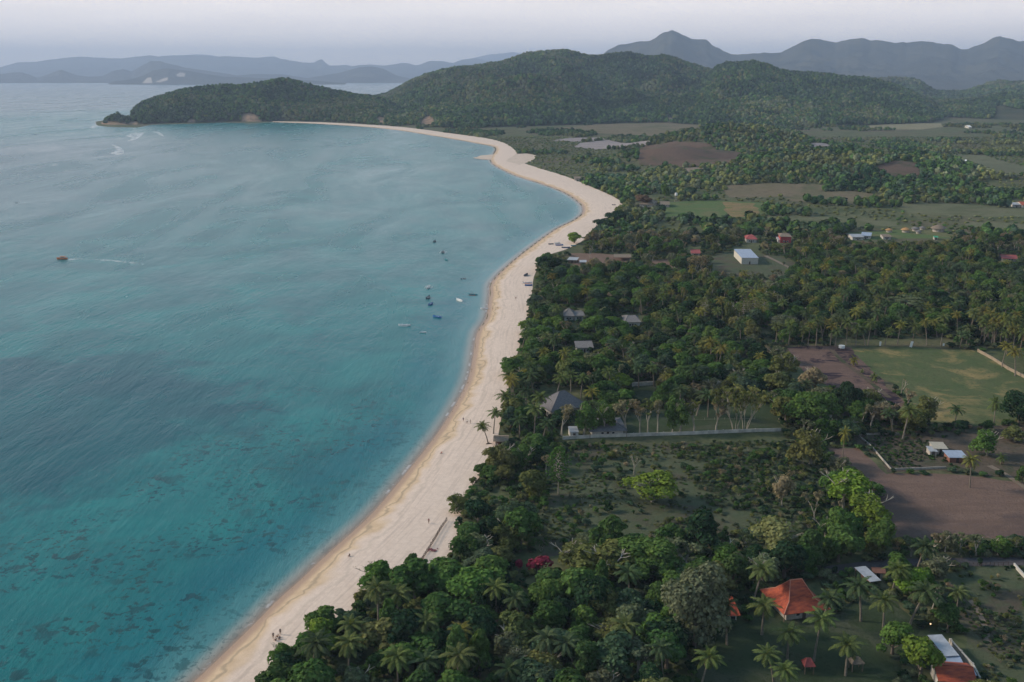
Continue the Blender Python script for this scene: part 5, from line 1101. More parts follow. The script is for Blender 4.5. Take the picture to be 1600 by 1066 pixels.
def walls(root, l, w_, h, mat, inset=0.7, doors=1, wins=2, glass=M_GLASS):
    a, b = l / 2 - inset, w_ / 2 - inset; m = MB(); m.box(-a, a, -b, b, 0, h - 0.14); m.build('wall', mat, root)
    d = MB(); d.box(-0.5, 0.5, -b - .06, -b + .02, 0, 2.1); d.build('door', M_DARKWOOD, root)
    k = 0
    for s_ in (-1, 1):
        for q in range(wins):
            x_ = s_ * (a * (0.35 + 0.45 * q)); f = MB(); f.box(x_ - .62, x_ + .62, -b - .07, -b + .02, 0.85, 2.15); fr = f.build('window', M_WHITE, root)
            g = MB(); g.box(x_ - .52, x_ + .52, -b - .09, -b - .072, 0.95, 2.05); g.build('pane', glass, fr)
def house(name, label, cat, A, B, D, h, rise, kind, roofm, wallm, ridge=None, mid=None, ang=None, capm=None, inset=0.7, wins=1, group=None):
    c, rz, l, w_ = frame(A, B, D, h); root = empty(name, (c[0], c[1], ZG), rz); tag(root, label, cat, group)
    if kind in ('hip', 'joglo'):
        m, caps = hip_roof(l, w_, h, h + rise, ridge if ridge is not None else max(0.3, l - w_), 0, mid); rf = m.build('roof', roofm, root); caps.build('ridge_cap', capm or roofm, rf)
    elif kind == 'gable':
        m = MB(); a, b = l / 2, w_ / 2
        m.add([(-a, -b, h), (a, -b, h), (a, 0, h + rise), (-a, 0, h + rise), (-a, b, h), (a, b, h)], [(0, 1, 2, 3), (3, 2, 5, 4)]); m.add([(-a, -b, h - .1), (a, -b, h - .1), (a, 0, h + rise - .1), (-a, 0, h + rise - .1), (-a, b, h - .1), (a, b, h - .1)], [(3, 2, 1, 0), (4, 5, 2, 3)])
        rf = m.build('roof', roofm, root); g = MB(); i_ = inset; g.add([(-a + i_, -b + i_, h - .12), (-a + i_, b - i_, h - .12), (-a + i_, 0, h + rise * 0.8), (a - i_, -b + i_, h - .12), (a - i_, b - i_, h - .12), (a - i_, 0, h + rise * 0.8)], [(0, 2, 1), (3, 4, 5)]); g.build('gable', wallm, root)
        c_ = MB(); c_.tube([(-a, 0, h + rise + .04), (a, 0, h + rise + .04)], 0.12, 5); c_.build('ridge_cap', capm or roofm, rf)
    elif kind == 'mono':
        m = MB(); a, b = l / 2, w_ / 2
        m.add([(-a, -b, h), (a, -b, h), (a, b, h + rise), (-a, b, h + rise), (-a, -b, h - .12), (a, -b, h - .12), (a, b, h + rise - .12), (-a, b, h + rise - .12)], [(0, 1, 2, 3), (7, 6, 5, 4), (0, 4, 5, 1), (1, 5, 6, 2), (2, 6, 7, 3), (3, 7, 4, 0)]); m.build('roof', roofm, root)
    if wallm: walls(root, l, w_, min(h, h + rise), wallm, inset, wins=wins)
    if not wallm or inset > 1.0:
        for sx_ in (-1, 1):
            for sy_ in (-1, 1): p = MB(); p.box(sx_ * (l / 2 - .3) - .09, sx_ * (l / 2 - .3) + .09, sy_ * (w_ / 2 - .3) - .09, sy_ * (w_ / 2 - .3) + .09, 0, h - .13 if sy_ < 0 or kind != 'mono' else h + rise - .2); p.build('post', M_WOOD, root)
    return root
H = house
H('joglo_house', 'large house under a broken-pitched orange tiled roof with pale ridges, palms around it', 'house', (1221, 966), (1283, 948), (1201, 925), 2.6, 5.8, 'joglo', M_TILE, M_WALL, ridge=3.4, mid=(0.56, 4.4), capm=M_RIDGE, inset=1.5)
H('small_house', 'small house with a narrow orange tiled roof half hidden behind the huge grey-green tree', 'house', (1128, 963), (1153, 961), (1124, 938), 2.6, 3.0, 'hip', M_TILE, M_WALL, ridge=1.6, capm=M_TILE)
H('lean_to', 'pale grey metal lean-to roof on dark posts just below the road', 'shelter', (1360, 909), (1378, 907), (1334, 889), 2.7, 0.5, 'mono', M_METAL, M_BRICK, inset=1.4, wins=0)
H('brick_outbuilding', 'low red-brown roofed outbuilding right of the grey lean-to', 'house', (1362, 896), (1382, 895), (1362, 889), 2.4, 0.9, 'gable', M_BRICK, M_WALL, wins=0)
H('metal_barn', 'long grey sheet metal roof stepping down above the lower orange roof', 'building', (1475, 1026), (1497, 1024), (1451, 996), 3.2, 0.6, 'mono', M_METAL, M_WALL, inset=0.4, wins=0)
H('metal_annex', 'low blue-grey metal annex between the long metal roof and the lower orange roof', 'building', (1470, 1036), (1502, 1034), (1468, 1027), 2.6, 0.3, 'mono', M_BLUEMETAL, M_WALL, inset=0.3, wins=0)
H('roadside_house', 'house with weathered orange tile roof at the bottom right corner', 'house', (1460, 1068), (1514, 1062), (1464, 1038), 3.0, 1.6, 'gable', M_TILE, M_WHITEWALL, inset=0.5)
H('side_room', 'small grey-roofed side room right of the lower orange roof', 'house', (1506, 1056), (1523, 1054), (1503, 1043), 2.3, 0.3, 'mono', M_BLUEMETAL, M_WALL, inset=0.2, wins=0)
H('gazebo', 'small red-roofed gazebo with white posts and rail on the lawn', 'gazebo', (1256, 1043), (1272, 1041), (1254, 1033), 2.2, 1.4, 'hip', M_REDROOF, None, ridge=0.9, capm=M_REDROOF)
H('straw_gazebo', 'open straw-coloured gazebo under a palm, right of the small red one', 'gazebo', (1331, 1040), (1348, 1036), (1328, 1031), 2.2, 1.1, 'hip', M_THATCH, None, ridge=1.0)
H('villa', 'big white villa under a steep weathered grey hipped roof among palms', 'house', (860, 647), (911, 633), (845, 631), 3.4, 6.0, 'hip', M_GREYROOF, M_WHITEWALL, ridge=2.5, inset=1.2)
H('bungalow', 'low grey flat-pitched bungalow behind the left part of the white wall', 'house', (918, 676), (976, 672), (916, 655), 2.8, 1.0, 'hip', M_GREYROOF, M_WHITEWALL, ridge=9.0, inset=1.4)
H('white_annex', 'narrow white annex between the villa and the low grey bungalow', 'house', (889, 676), (903, 675), (889, 668), 2.6, 0.4, 'mono', M_PALEMETAL, M_WHITEWALL, inset=0.2, wins=0)
H('beach_hut', 'brown thatched beach hut with blue cloth at the edge of the sand', 'hut', (770, 690), (794, 690), (772, 680), 2.2, 0.7, 'gable', M_THATCH, M_BRICK, inset=0.9, wins=0)
H('cone_house', 'white house with a peaked grey roof in dark trees near the beach', 'house', (879, 494), (897, 494), (881, 486), 3.0, 3.2, 'hip', M_THATCHGREY, M_WHITEWALL, ridge=0.4)
H('long_house', 'low grey roof joined right of the peaked house', 'house', (894, 494), (911, 493), (894, 486), 3.0, 1.0, 'gable', M_THATCHGREY, M_WHITEWALL)
H('pavilion', 'grey hipped pavilion roof alone in the trees right of the peaked house', 'house', (973, 504), (998, 503), (975, 494), 3.2, 2.2, 'hip', M_THATCHGREY, M_WHITEWALL, ridge=4)
H('white_house', 'grey roofed white house nearest the beach below the peaked house', 'house', (898, 544), (926, 543), (896, 532), 3.0, 1.6, 'gable', M_THATCHGREY, M_WHITEWALL)
H('storage_shed', 'beige-roofed shed, upper of the pair in the fenced lot', 'shed', (1456, 702), (1475, 700), (1458, 693), 2.4, 0.3, 'mono', simple('beige_sheet', (0.42, 0.38, 0.31)), M_WALL, inset=0.3, wins=0)
H('storage_shed', 'small grey lean-to at the left foot of the beige-roofed shed', 'shed', (1450, 706), (1461, 705), (1451, 699), 2.0, 0.3, 'mono', M_PALEMETAL, M_WALL, inset=0.3, wins=0)
H('tin_shed', 'bright blue-grey tin shed, lower of the pair in the fenced lot', 'shed', (1481, 716), (1508, 714), (1477, 706), 2.3, 0.35, 'mono', M_BLUEMETAL, M_BRICK, inset=0.6, wins=0)
H('warehouse', 'large pale shed with blue-white metal roof standing alone in a clearing', 'building', (1157, 403), (1184, 403), (1148, 391), 5.0, 0.9, 'mono', M_BLUEMETAL, simple('cream_wall', (0.52, 0.49, 0.42)), inset=0.3, wins=0)
H('cottage', 'small red-roofed cottage left of the large metal shed', 'house', (1078, 396), (1093, 396), (1079, 390), 2.6, 1.6, 'gable', M_REDROOF, M_WALL)
H('cottage', 'white cottage with dull red roof above the large metal shed', 'house', (1163, 374), (1181, 374), (1165, 369), 3.0, 2.6, 'hip', M_REDROOF, M_WHITEWALL, ridge=2)
H('red_house', 'two-storey bright red walled house with brown roof beside dark trees', 'house', (1216, 370), (1235, 370), (1218, 365), 5.5, 1.6, 'hip', M_THATCH, M_REDWALL, ridge=4)
H('porch', 'low white porch in front of the red walled house', 'shelter', (1214, 375), (1226, 375), (1214, 371), 2.4, 0.3, 'mono', M_PALEMETAL, M_WHITEWALL, inset=0.2, wins=0)
H('cottage', 'pale blue roofed cottage half hidden right of the dark tree by the red house', 'house', (1278, 366), (1289, 368), (1280, 361), 3.0, 1.2, 'gable', M_BLUEMETAL, M_WALL)
H('cottage', 'leftmost pale grey cottage of the thatched village', 'house', (1327, 371), (1343, 370), (1328, 366), 2.8, 1.2, 'gable', M_PALEMETAL, M_WHITEWALL)
H('cottage', 'blue-white gabled cottage of the village, right of the pale grey one', 'house', (1346, 368), (1362, 369), (1347, 363), 3.0, 1.6, 'gable', M_BLUEMETAL, M_WHITEWALL)
H('cottage', 'long white walled building in the middle of the village', 'house', (1377, 370), (1391, 370), (1377, 366), 2.6, 0.5, 'gable', M_THATCH, M_WHITEWALL)
H('green_shed', 'tiny bright green shed at the lower edge of the village', 'shed', (1458, 371), (1465, 371), (1458, 369), 2.4, 0.6, 'gable', simple('green_sheet', (0.06, 0.35, 0.2)), M_WALL, wins=0)
H('farm_house', 'red-roofed farm house at the far right among palms', 'house', (1561, 404), (1585, 404), (1565, 399), 2.6, 1.6, 'gable', M_REDROOF, M_WALL)
H('farm_house', 'white building with red-orange roof cut by the right edge of the picture', 'house', (1592, 321), (1625, 321), (1593, 316), 3.0, 2.0, 'gable', M_TILE, M_WHITEWALL)
H('farm_house', 'flat white building left of the red-orange roof at the right edge', 'house', (1579, 320), (1592, 320), (1580, 317), 2.8, 0.5, 'mono', M_PALEMETAL, M_WHITEWALL)
H('open_shed', 'long brown-roofed open shed behind the beach boats', 'shelter', (958, 402), (985, 402), (960, 397), 3.0, 1.0, 'gable', M_THATCH, None)
H('beach_bar', 'white-topped beach bar at the edge of the trees, left one', 'shelter', (888, 406), (903, 407), (888, 402), 2.6, 0.3, 'mono', M_PALEMETAL, M_WOOD, wins=0)
H('beach_bar', 'white-topped beach bar at the edge of the trees, right one', 'shelter', (905, 410), (916, 410), (906, 407), 2.6, 0.3, 'mono', M_PALEMETAL, M_WOOD, wins=0)
H('thatched_hall', 'large thatched roof behind the brown tree at the bend of the beach', 'house', (1000, 319), (1023, 320), (1003, 314), 3.0, 5.0, 'hip', M_THATCH, M_WALL, ridge=2)
H('thatched_house', 'small brown-roofed house right of the large thatched roof', 'house', (1030, 320), (1045, 320), (1032, 316), 2.8, 2.2, 'gable', M_THATCH, M_WALL)
H('beach_shack', 'tiny tan shack just inland of the inner beach', 'hut', (896, 279), (906, 279), (897, 276), 3.0, 1.5, 'gable', M_THATCH, M_WALL, wins=0)
H('barn', 'long white barn beside the pale field at the foot of the hills', 'building', (1360, 192), (1372, 192), (1361, 190.5), 4, 2, 'gable', M_WHITE, M_WHITEWALL, wins=0)
H('barn', 'small white building at the hill foot, right of the pale field', 'building', (1510, 198.5), (1515, 198.5), (1510, 197), 4, 3, 'gable', M_WHITE, M_WHITEWALL, wins=0)
H('white_hall', 'white-roofed hall on the pasture at the far right', 'building', (1499, 253), (1508, 253), (1503, 249), 3.5, 1.5, 'gable', M_WHITE, M_WHITEWALL, wins=0)
def round_hut(px_, py_, wpx, label, mat):
    p = G(px_, py_); _, _, d = project(*p); rad = wpx * float(d) / F / 2; root = empty('thatched_hut', tuple(p)); tag(root, label, 'hut', 'round thatched huts of the village')
    m = MB(); rn = 18
    prof = [(1.0, 1.6), (0.82, 2.4), (0.55, 3.3), (0.25, 3.9), (0.02, 4.2)]; v = []; f = []
    for a, z in prof:
        for j in range(rn): t = 2 * math.pi * j / rn; v.append((rad * a * math.cos(t) * 1.15, rad * a * math.sin(t), z * rad / 5.0 + 1.0))
    for i in range(len(prof) - 1):
        for j in range(rn): q = (j + 1) % rn; f.append((i * rn + j, i * rn + q, (i + 1) * rn + q, (i + 1) * rn + j))
    f.append(tuple(reversed(range(rn)))); m.add(v, f); m.build('roof', mat, root)
    w_ = MB(); w_.tube([(0, 0, 0), (0, 0, 1.0 + 1.5 * rad / 5)], rad * 0.78, 16); w_.build('wall', M_WALL, root)
round_hut(1415, 363, 14, 'golden straw-roofed hut, brightest of the village', M_THATCHGOLD); round_hut(1430, 361, 12, 'grey thatched hut just right of the golden one', M_THATCHGREY)
round_hut(1435, 365, 9, 'lowest grey thatched hut between the golden and the large brown hut', M_THATCHGREY); round_hut(1466, 362, 22, 'largest brown thatched hut at the right end of the village', M_THATCH)
round_hut(1441, 359, 9, 'small greenish-grey thatched hut behind the others', M_THATCHGREY); round_hut(1389, 363, 11, 'reddish straw hut left of the golden one', M_THATCHGOLD)

# ------------------------------------------------------------------ walls, fences, posts
def wall_line(name, label, pts_px, h, th, mat, cat='wall', pillar=None, cap=True, zb=ZG):
    P2 = [G(*p) for p in pts_px]; root = empty(name, tuple(P2[0])); tag(root, label, cat); o = P2[0]; m = MB(); cp_ = MB(); n_p = 0
    for i in range(len(P2) - 1):
        a, b = P2[i] - o, P2[i + 1] - o; d = (b - a)[:2]; ln = np.linalg.norm(d); d = d / ln; nn = np.array([-d[1], d[0]]) * th / 2
        def slab(mm, z0, z1, k):
            q = [(a[:2] - nn * k), (b[:2] - nn * k), (b[:2] + nn * k), (a[:2] + nn * k)]
            mm.add([(*c, z0) for c in q] + [(*c, z1) for c in q], [(3, 2, 1, 0), (4, 5, 6, 7), (0, 1, 5, 4), (1, 2, 6, 5), (2, 3, 7, 6), (3, 0, 4, 7)])
        slab(m, -0.1, h, 1)
        if cap: slab(cp_, h, h + 0.1, 1.5)
        if pillar:
            k = max(1, int(ln / pillar))
            for j in range(k):
                if n_p < 60:
                    c = a[:2] + d * (ln * j / k); q = MB(); q.box(c[0] - th, c[0] + th, c[1] - th, c[1] + th, 0, h + 0.22); q.build('pillar', mat, root); n_p += 1
    m.build('panel', mat, root)
    if cap: cp_.build('coping', mat, root)
    return root
wall_line('boundary_wall', 'long white boundary wall in front of the row of pale trees', [(880, 687), (930, 684), (990, 682), (1060, 680), (1130, 677), (1180, 675), (1224, 674)], 1.25, 0.22, simple('stained_wall', (0.60, 0.55, 0.48), (0.36, 0.33, 0.29), 0.35), pillar=6)
wall_line('boundary_wall', 'low white walled corner at the right edge beside the road', [(1584, 885), (1590, 892), (1600, 903), (1612, 916)], 1.0, 0.3, M_WHITEWALL)
wall_line('boundary_wall', 'short white wall in the trees above the small lawn', [(988, 604), (1020, 602)], 1.8, 0.25, M_WHITEWALL, pillar=5)
wall_line('garden_wall', 'thin pale kerb wall around the fenced lot with two sheds', [(1338, 680), (1360, 698), (1392, 735), (1430, 734), (1478, 732)], 0.7, 0.18, M_WALL)
wall_line('garden_wall', 'thin pale wall along the upper side of the fenced lot', [(1334, 681), (1376, 679), (1414, 679)], 0.7, 0.18, M_WALL)
wall_line('field_wall', 'pale low wall along the right side of the pasture below the palms', [(1528, 550), (1550, 562), (1575, 578), (1602, 592)], 1.4, 0.3, simple('dry_wall', (0.30, 0.24, 0.17)), pillar=6)
wall_line('property_wall', 'grey wall right of the long metal roof running down to the corner', [(1484, 1012), (1500, 1030), (1518, 1050), (1530, 1072)], 2.2, 0.3, M_WALL, pillar=5)
def fence(label, pts_px, h, spacing, mat, name='picket_fence', rails=2, pr=0.07):
    P2 = [G(*p) for p in pts_px]; root = empty(name, tuple(P2[0])); tag(root, label, 'fence'); o = P2[0]; n_ = 0; r_ = random.Random(3); tops = []
    for i in range(len(P2) - 1):
        a, b = P2[i] - o, P2[i + 1] - o; k = max(1, int(np.linalg.norm(b - a) / spacing))
        for j in range(k):
            c = a + (b - a) * j / k; hh = h * r_.uniform(.85, 1.15); q = MB(); q.tube([(c[0], c[1], c[2] - .2), (c[0] + r_.uniform(-.06, .06), c[1], c[2] + hh)], pr, 5); q.build('post', mat, root); tops.append(c)
    for z in [h * (0.35 + 0.5 * t / max(1, rails - 1)) for t in range(rails)]:
        q = MB(); q.tube([(c[0], c[1], c[2] + z) for c in tops], pr * 0.55, 4); q.build('rail', mat, root)
fence('dark wooden fence standing on the sand between beach and scrub', [(645, 894), (660, 876), (676, 850), (690, 826), (700, 812)], 1.4, 0.9, M_DARKWOOD, pr=0.09)
fence('white rail fence of the court behind the pale tree row', [(1085, 657), (1195, 655)], 1.2, 4.0, M_WALL, name='rail_fence', rails=1, pr=0.06)
fence('post and wire fence along the top of the pasture', [(1200, 544), (1330, 541), (1420, 541), (1520, 544)], 1.4, 4.0, M_WOOD, name='wire_fence', rails=1, pr=0.07)
fence('dark fence of stakes along the lower edge of the road', [(1410, 886), (1480, 886), (1560, 885), (1590, 884)], 1.3, 1.2, M_DARKWOOD, name='stake_fence', pr=0.08)
def board(px_, py_, label, w_=0.9, h=3.2, lean=0.0):
    p = G(px_, py_); r_ = empty('sign_board', tuple(p)); tag(r_, label, 'sign'); m = MB(); m.box(-w_ / 2, w_ / 2, -.05, .05, 0.9, h); m.build('panel', M_WHITE, r_)
    for s_ in (-1, 1): q = MB(); q.tube([(s_ * w_ * .35, 0.08, 0), (s_ * w_ * .35, 0.08, h - .1)], 0.05, 5); q.build('post', M_WOOD, r_)
    r_.rotation_euler = (0, R(lean), 0)
board(1375, 543, 'upright narrow white board on the pasture edge, left one'); board(1422, 545, 'leaning white board on the pasture edge, right of the upright one', 1.3, 4.0, 12); board(1474, 543, 'small white board at the top right of the pasture', 0.9, 2.2)
def tank(px_, py_, label, tower, rad=1.0, hh=1.8):
    p = G(px_, py_); r_ = empty('water_tank', tuple(p)); tag(r_, label, 'water tank'); m = MB(); m.tube([(0, 0, tower), (0, 0, tower + hh * .9), (0, 0, tower + hh)], [rad, rad, rad * .4], 14); m.build('tank', M_WHITE, r_)
    for a in range(4): t = a * math.pi / 2 + .78; q = MB(); q.tube([(rad * math.cos(t), rad * math.sin(t), -0.1), (rad * .8 * math.cos(t), rad * .8 * math.sin(t), tower + .1)], 0.1, 5); q.build('leg', M_WALL, r_)
tank(1056, 316, 'white water tank on a tall stand at the edge of the green yard', 7.5, 1.5, 3.0); tank(1315, 545, 'squat white tank at the top of the burnt field', 0.5, 1.6, 1.4)

# lit lamps of the bottom right compound
M_LIT = bpy.data.materials.new('lit_bulb'); M_LIT.use_nodes = True; _b = M_LIT.node_tree.nodes['Principled BSDF']; _b.inputs['Emission Color'].default_value = (1, 0.62, 0.28, 1); _b.inputs['Emission Strength'].default_value = 1.6
def lamp(px_, py_, h, label):
    p = on_plane(px_, py_, ZG + h); r_ = empty('lamp_post', (p[0], p[1], ZG)); tag(r_, label, 'lamp'); m = MB(); m.tube([(0, 0, 0), (0, 0, h - .15)], 0.06, 6); m.build('post', M_DARKWOOD, r_); q = MB(); q.ico((0, 0, h), 0.2, 2); q.build('bulb', M_LIT, r_)
lamp(1454, 975, 2.6, 'glowing lamp among the trees above the long metal roof'); lamp(1485, 1010, 3.0, 'glowing lamp at the top of the grey compound wall'); lamp(1509, 1041, 3.0, 'glowing lamp beside the small grey side room')

# ------------------------------------------------------------------ boats
def paint(name, c): return simple(name, c, tuple(k * 0.8 for k in c), 1.5, 0.5)
BM = dict(white=paint('white_boat_paint', (0.85, 0.85, 0.85)), blue=paint('blue_boat_paint', (0.05, 0.16, 0.42)), teal=paint('teal_boat_paint', (0.03, 0.24, 0.30)), dark=paint('dark_boat_paint', (0.09, 0.11, 0.14)), orange=paint('orange_boat_paint', (0.62, 0.20, 0.09)),
          red=paint('red_boat_paint', (0.5, 0.08, 0.06)), wood=M_WOOD, cream=paint('cream_boat_paint', (0.6, 0.52, 0.42)))
def hull_mb(Ln, B_, Hh, stern=0.35, sheer=0.5):
    v = []; f = []; n_ = 12; prof = [(0, 0), (0.55, 0.12), (0.85, 0.5), (1.0, 1.0)]
    for i in range(n_ + 1):
        t = i / n_; x_ = (t - .5) * Ln; b = B_ / 2 * max(0.03, (math.sin(math.pi * min(1, (t * (1 - stern / 2) + stern / 2))) ** 0.6)) if t < 1 else B_ * 0.015; zz = sheer * (max(0, t - .55) / .45) ** 2 + 0.3 * sheer * (max(0, .3 - t) / .3) ** 2
        row = [(-b * a, z * Hh + zz * (z)) for a, z in reversed(prof)] + [(b * a, z * Hh + zz * z) for a, z in prof[1:]]
        v += [(x_, y_, z - Hh * 0.35) for y_, z in row]
        inner = [(-b * a * 0.86, (z + .18) * Hh + zz * z if z < 1 else Hh + zz) for a, z in reversed(prof)] + [(b * a * 0.86, (z + .18) * Hh + zz * z if z < 1 else Hh + zz) for a, z in prof[1:]]
        v += [(x_ * 0.97, y_, z - Hh * 0.35) for y_, z in inner]
    k = 14
    for i in range(n_):
        for j in range(6):
            a = i * k + j; f.append((a, a + 1, a + k + 1, a + k)); a += 7; f.append((a + k, a + k + 1, a + 1, a))
        for j in (0, 6): a = i * k + j; q = (a, a + k, a + k + 7, a + 7); f.append(q if j == 0 else q[::-1])
    for i in (0, n_):
        a = i * k
        for j in range(6): q = (a + j, a + j + 1, a + j + 8, a + j + 7); f.append(q if i else q[::-1])
    m = MB(); m.add(v, f); return m
def boat(px_, py_, Lpx, heading, hullc, label, kind='outrigger', trim='white', afloat=True, group='boats moored off the beach', L_m=None):
    p = on_plane(px_, py_, 0.0) if afloat else G(px_, py_); _, _, d = project(*p); hd = R(heading); foresh = math.hypot(math.cos(hd), math.sin(hd) * (HC / float(d))); Ln = L_m or min(Lpx * float(d) / F / max(foresh, 0.4), 8.5 if kind != 'motor' else 30)
    z = 0.02 if afloat else p[2] + 0.42
    r_ = empty('motor_boat' if kind == 'motor' else ('outrigger_boat' if kind in ('outrigger', 'mast') else 'skiff'), (p[0], p[1], z), hd); tag(r_, label, 'boat', group)
    B_ = Ln * (0.23 if kind in ('outrigger', 'mast') else 0.30); Hh = B_ * 0.62; hull_mb(Ln, B_, Hh, sheer=Ln * 0.06).build('hull', BM[hullc], r_)
    q = MB(); q.box(-Ln * .12, -Ln * .06, -B_ * .4, B_ * .4, Hh * .38, Hh * .46); q.build('seat', BM[trim], r_); q = MB(); q.box(Ln * .12, Ln * .18, -B_ * .38, B_ * .38, Hh * .38, Hh * .46); q.build('seat', BM[trim], r_)
    if kind in ('outrigger', 'mast'):
        for s_ in (-1, 1): q = MB(); y_ = s_ * Ln * 0.27; q.tube([(-Ln * .38, y_, 0.08), (0, y_, 0.02), (Ln * .36, y_, 0.1), (Ln * .45, y_, 0.32)], [0.07, 0.11, 0.1, 0.05], 6); q.build('float', BM[trim], r_)
        for x_ in (-Ln * .2, Ln * .2): q = MB(); q.tube([(x_, -Ln * .27, 0.1), (x_, -Ln * .16, Hh * .95), (x_, 0, Hh * 1.0), (x_, Ln * .16, Hh * .95), (x_, Ln * .27, 0.1)], 0.06, 5); q.build('crossbeam', BM[trim], r_)
    if kind == 'mast': q = MB(); q.tube([(Ln * .05, 0, 0), (Ln * .03, 0, Ln * 0.42)], [0.09, 0.05], 6); q.build('mast', M_WOOD, r_)
    if kind in ('outrigger', 'skiff'): q = MB(); q.box(-Ln * .49, -Ln * .44, -.16, .16, Hh * .4, Hh * .4 + .6); q.build('engine', BM['dark'], r_)
    if kind == 'motor':
        q = MB(); q.box(-Ln * .28, Ln * .14, -B_ * .33, B_ * .33, Hh * .4, Hh * .4 + 1.5); cb = q.build('cabin', BM['cream'], r_)
        for s_ in (-1, 1): q = MB(); q.box(-Ln * .24, Ln * .1, s_ * (B_ * .33 + .02) - .015, s_ * (B_ * .33 + .02) + .015, Hh * .4 + .75, Hh * .4 + 1.25); q.build('window', M_GLASS, cb)
        q = MB(); q.box(-Ln * .4, Ln * .18, -B_ * .4, B_ * .4, Hh * .4 + 1.5, Hh * .4 + 1.62); q.build('canopy', BM['orange'], r_)
        q = MB(); q.tube([(Ln * .2, -B_ * .3, Hh * .8), (Ln * .42, -B_ * .08, Hh * 1.15)], .04, 4); q.build('rail', BM['white'], r_)
    return r_
boat(97, 405, 16, 184, 'orange', 'orange-hulled motor boat with cabin under way alone in the open bay', 'motor', group='boats in the bay')
boat(632, 509, 19, 178, 'white', 'longest white boat with slim outriggers, lowest left of the moored group'); boat(661, 520, 10, -4, 'white', 'small plain white skiff nearest the viewer in the moored group', 'skiff')
boat(683, 496, 14, 150, 'blue', 'blue boat with white gunwale lying slantwise', 'skiff'); boat(669, 450, 12, 84, 'white', 'white outrigger boat seen end-on, upper left of the moored group')
boat(669, 466, 7, 80, 'dark', 'small dark boat between the end-on white one and the small blue one', 'skiff'); boat(673, 476, 6, 70, 'blue', 'small blue boat above the slantwise blue and white one', 'skiff')
boat(692, 395, 12, 86, 'dark', 'dark outrigger boat seen end-on, far up the bay'); boat(679, 378, 5, 80, 'dark', 'tiny dark boat farthest up the bay of the moored group', 'skiff'); boat(697, 406, 5, 120, 'teal', 'tiny greenish canoe just below the far dark outrigger', 'skiff')
boat(724, 436, 8, 20, 'dark', 'low dark outrigger boat right of the group, above the teal boat'); boat(739, 461, 14, 168, 'teal', 'teal boat with red stern and a short mast', 'mast', 'red'); boat(717, 470, 9, 120, 'white', 'white boat pointing at the viewer between the blue boats and the beach', 'skiff')
boat(757, 483, 12, 172, 'white', 'white boat at the water line where two people stand', 'skiff', 'red')
boat(55, 211, 4, 10, 'dark', 'tiny dark boat far out near the headland', 'skiff', group='boats in the bay'); boat(26, 317, 5, 5, 'white', 'tiny pale boat far out at the left edge', 'skiff', group='boats in the bay')
boat(25, 152, 4, 5, 'dark', 'speck of a boat on the far water at the left', 'skiff', group='boats in the bay', L_m=16)
gb = 'boats pulled up on the beach'
boat(861, 382, 8, 10, 'dark', 'dark beached boat nearest the water by the lone green tree', 'skiff', 'white', False, gb); boat(874, 384, 12, 5, 'blue', 'blue outrigger boat beached left of the lone green tree', 'outrigger', 'dark', False, gb)
boat(884, 388, 13, -8, 'dark', 'dark outrigger boat beached just below the lone green tree', 'outrigger', 'blue', False, gb); boat(871, 381, 9, 30, 'white', 'pale beached boat behind the blue outrigger', 'outrigger', 'dark', False, gb)
boat(896, 385, 8, 0, 'teal', 'teal boat beached closest to the trees', 'skiff', 'white', False, gb); boat(824, 443, 15, 4, 'white', 'white outrigger boat with red stripe on the narrow beach', 'outrigger', 'red', False, gb); boat(826, 447, 12, 0, 'blue', 'slate blue boat lying just below the white one with red stripe', 'skiff', 'dark', False, gb)
boat(822, 431, 6, 70, 'dark', 'small dark boat lying above the white one with red stripe', 'skiff', 'dark', False, gb); boat(959, 321, 6, 0, 'dark', 'dark boat resting at the bend of the beach under the trees', 'skiff', 'dark', False, gb)

# ------------------------------------------------------------------ people
SKIN = simple('skin', (0.30, 0.17, 0.11), (0.26, 0.145, 0.09), 3); HAIR = simple('hair', (0.02, 0.016, 0.014))
def skin_mesh(name, chains, mat):
    me = bpy.data.meshes.new(name); idx = {}; V_ = []; E_ = []; Rr = []
    for ch in chains:
        prev = None
        for (p, r_) in ch:
            key = tuple(round(c, 4) for c in p)
            if key not in idx: idx[key] = len(V_); V_.append(p); Rr.append(r_)
            if prev is not None and prev != idx[key]: E_.append((prev, idx[key]))
            prev = idx[key]
    me.from_pydata(V_, E_, []); o = bpy.data.objects.new(name, me); COL.objects.link(o); md = o.modifiers.new('skin', 'SKIN'); sv = me.skin_vertices[0].data
    for i, r_ in enumerate(Rr): sv[i].radius = r_ if isinstance(r_, tuple) else (r_, r_)
    sv[0].use_root = True; ss = o.modifiers.new('s', 'SUBSURF'); ss.levels = 1; ss.render_levels = 1
    dg = bpy.context.evaluated_depsgraph_get(); m2 = bpy.data.meshes.new_from_object(o.evaluated_get(dg)); bpy.data.objects.remove(o); m2.name = name; m2.materials.clear(); m2.materials.append(mat)
    for p in m2.polygons: p.use_smooth = True
    return m2
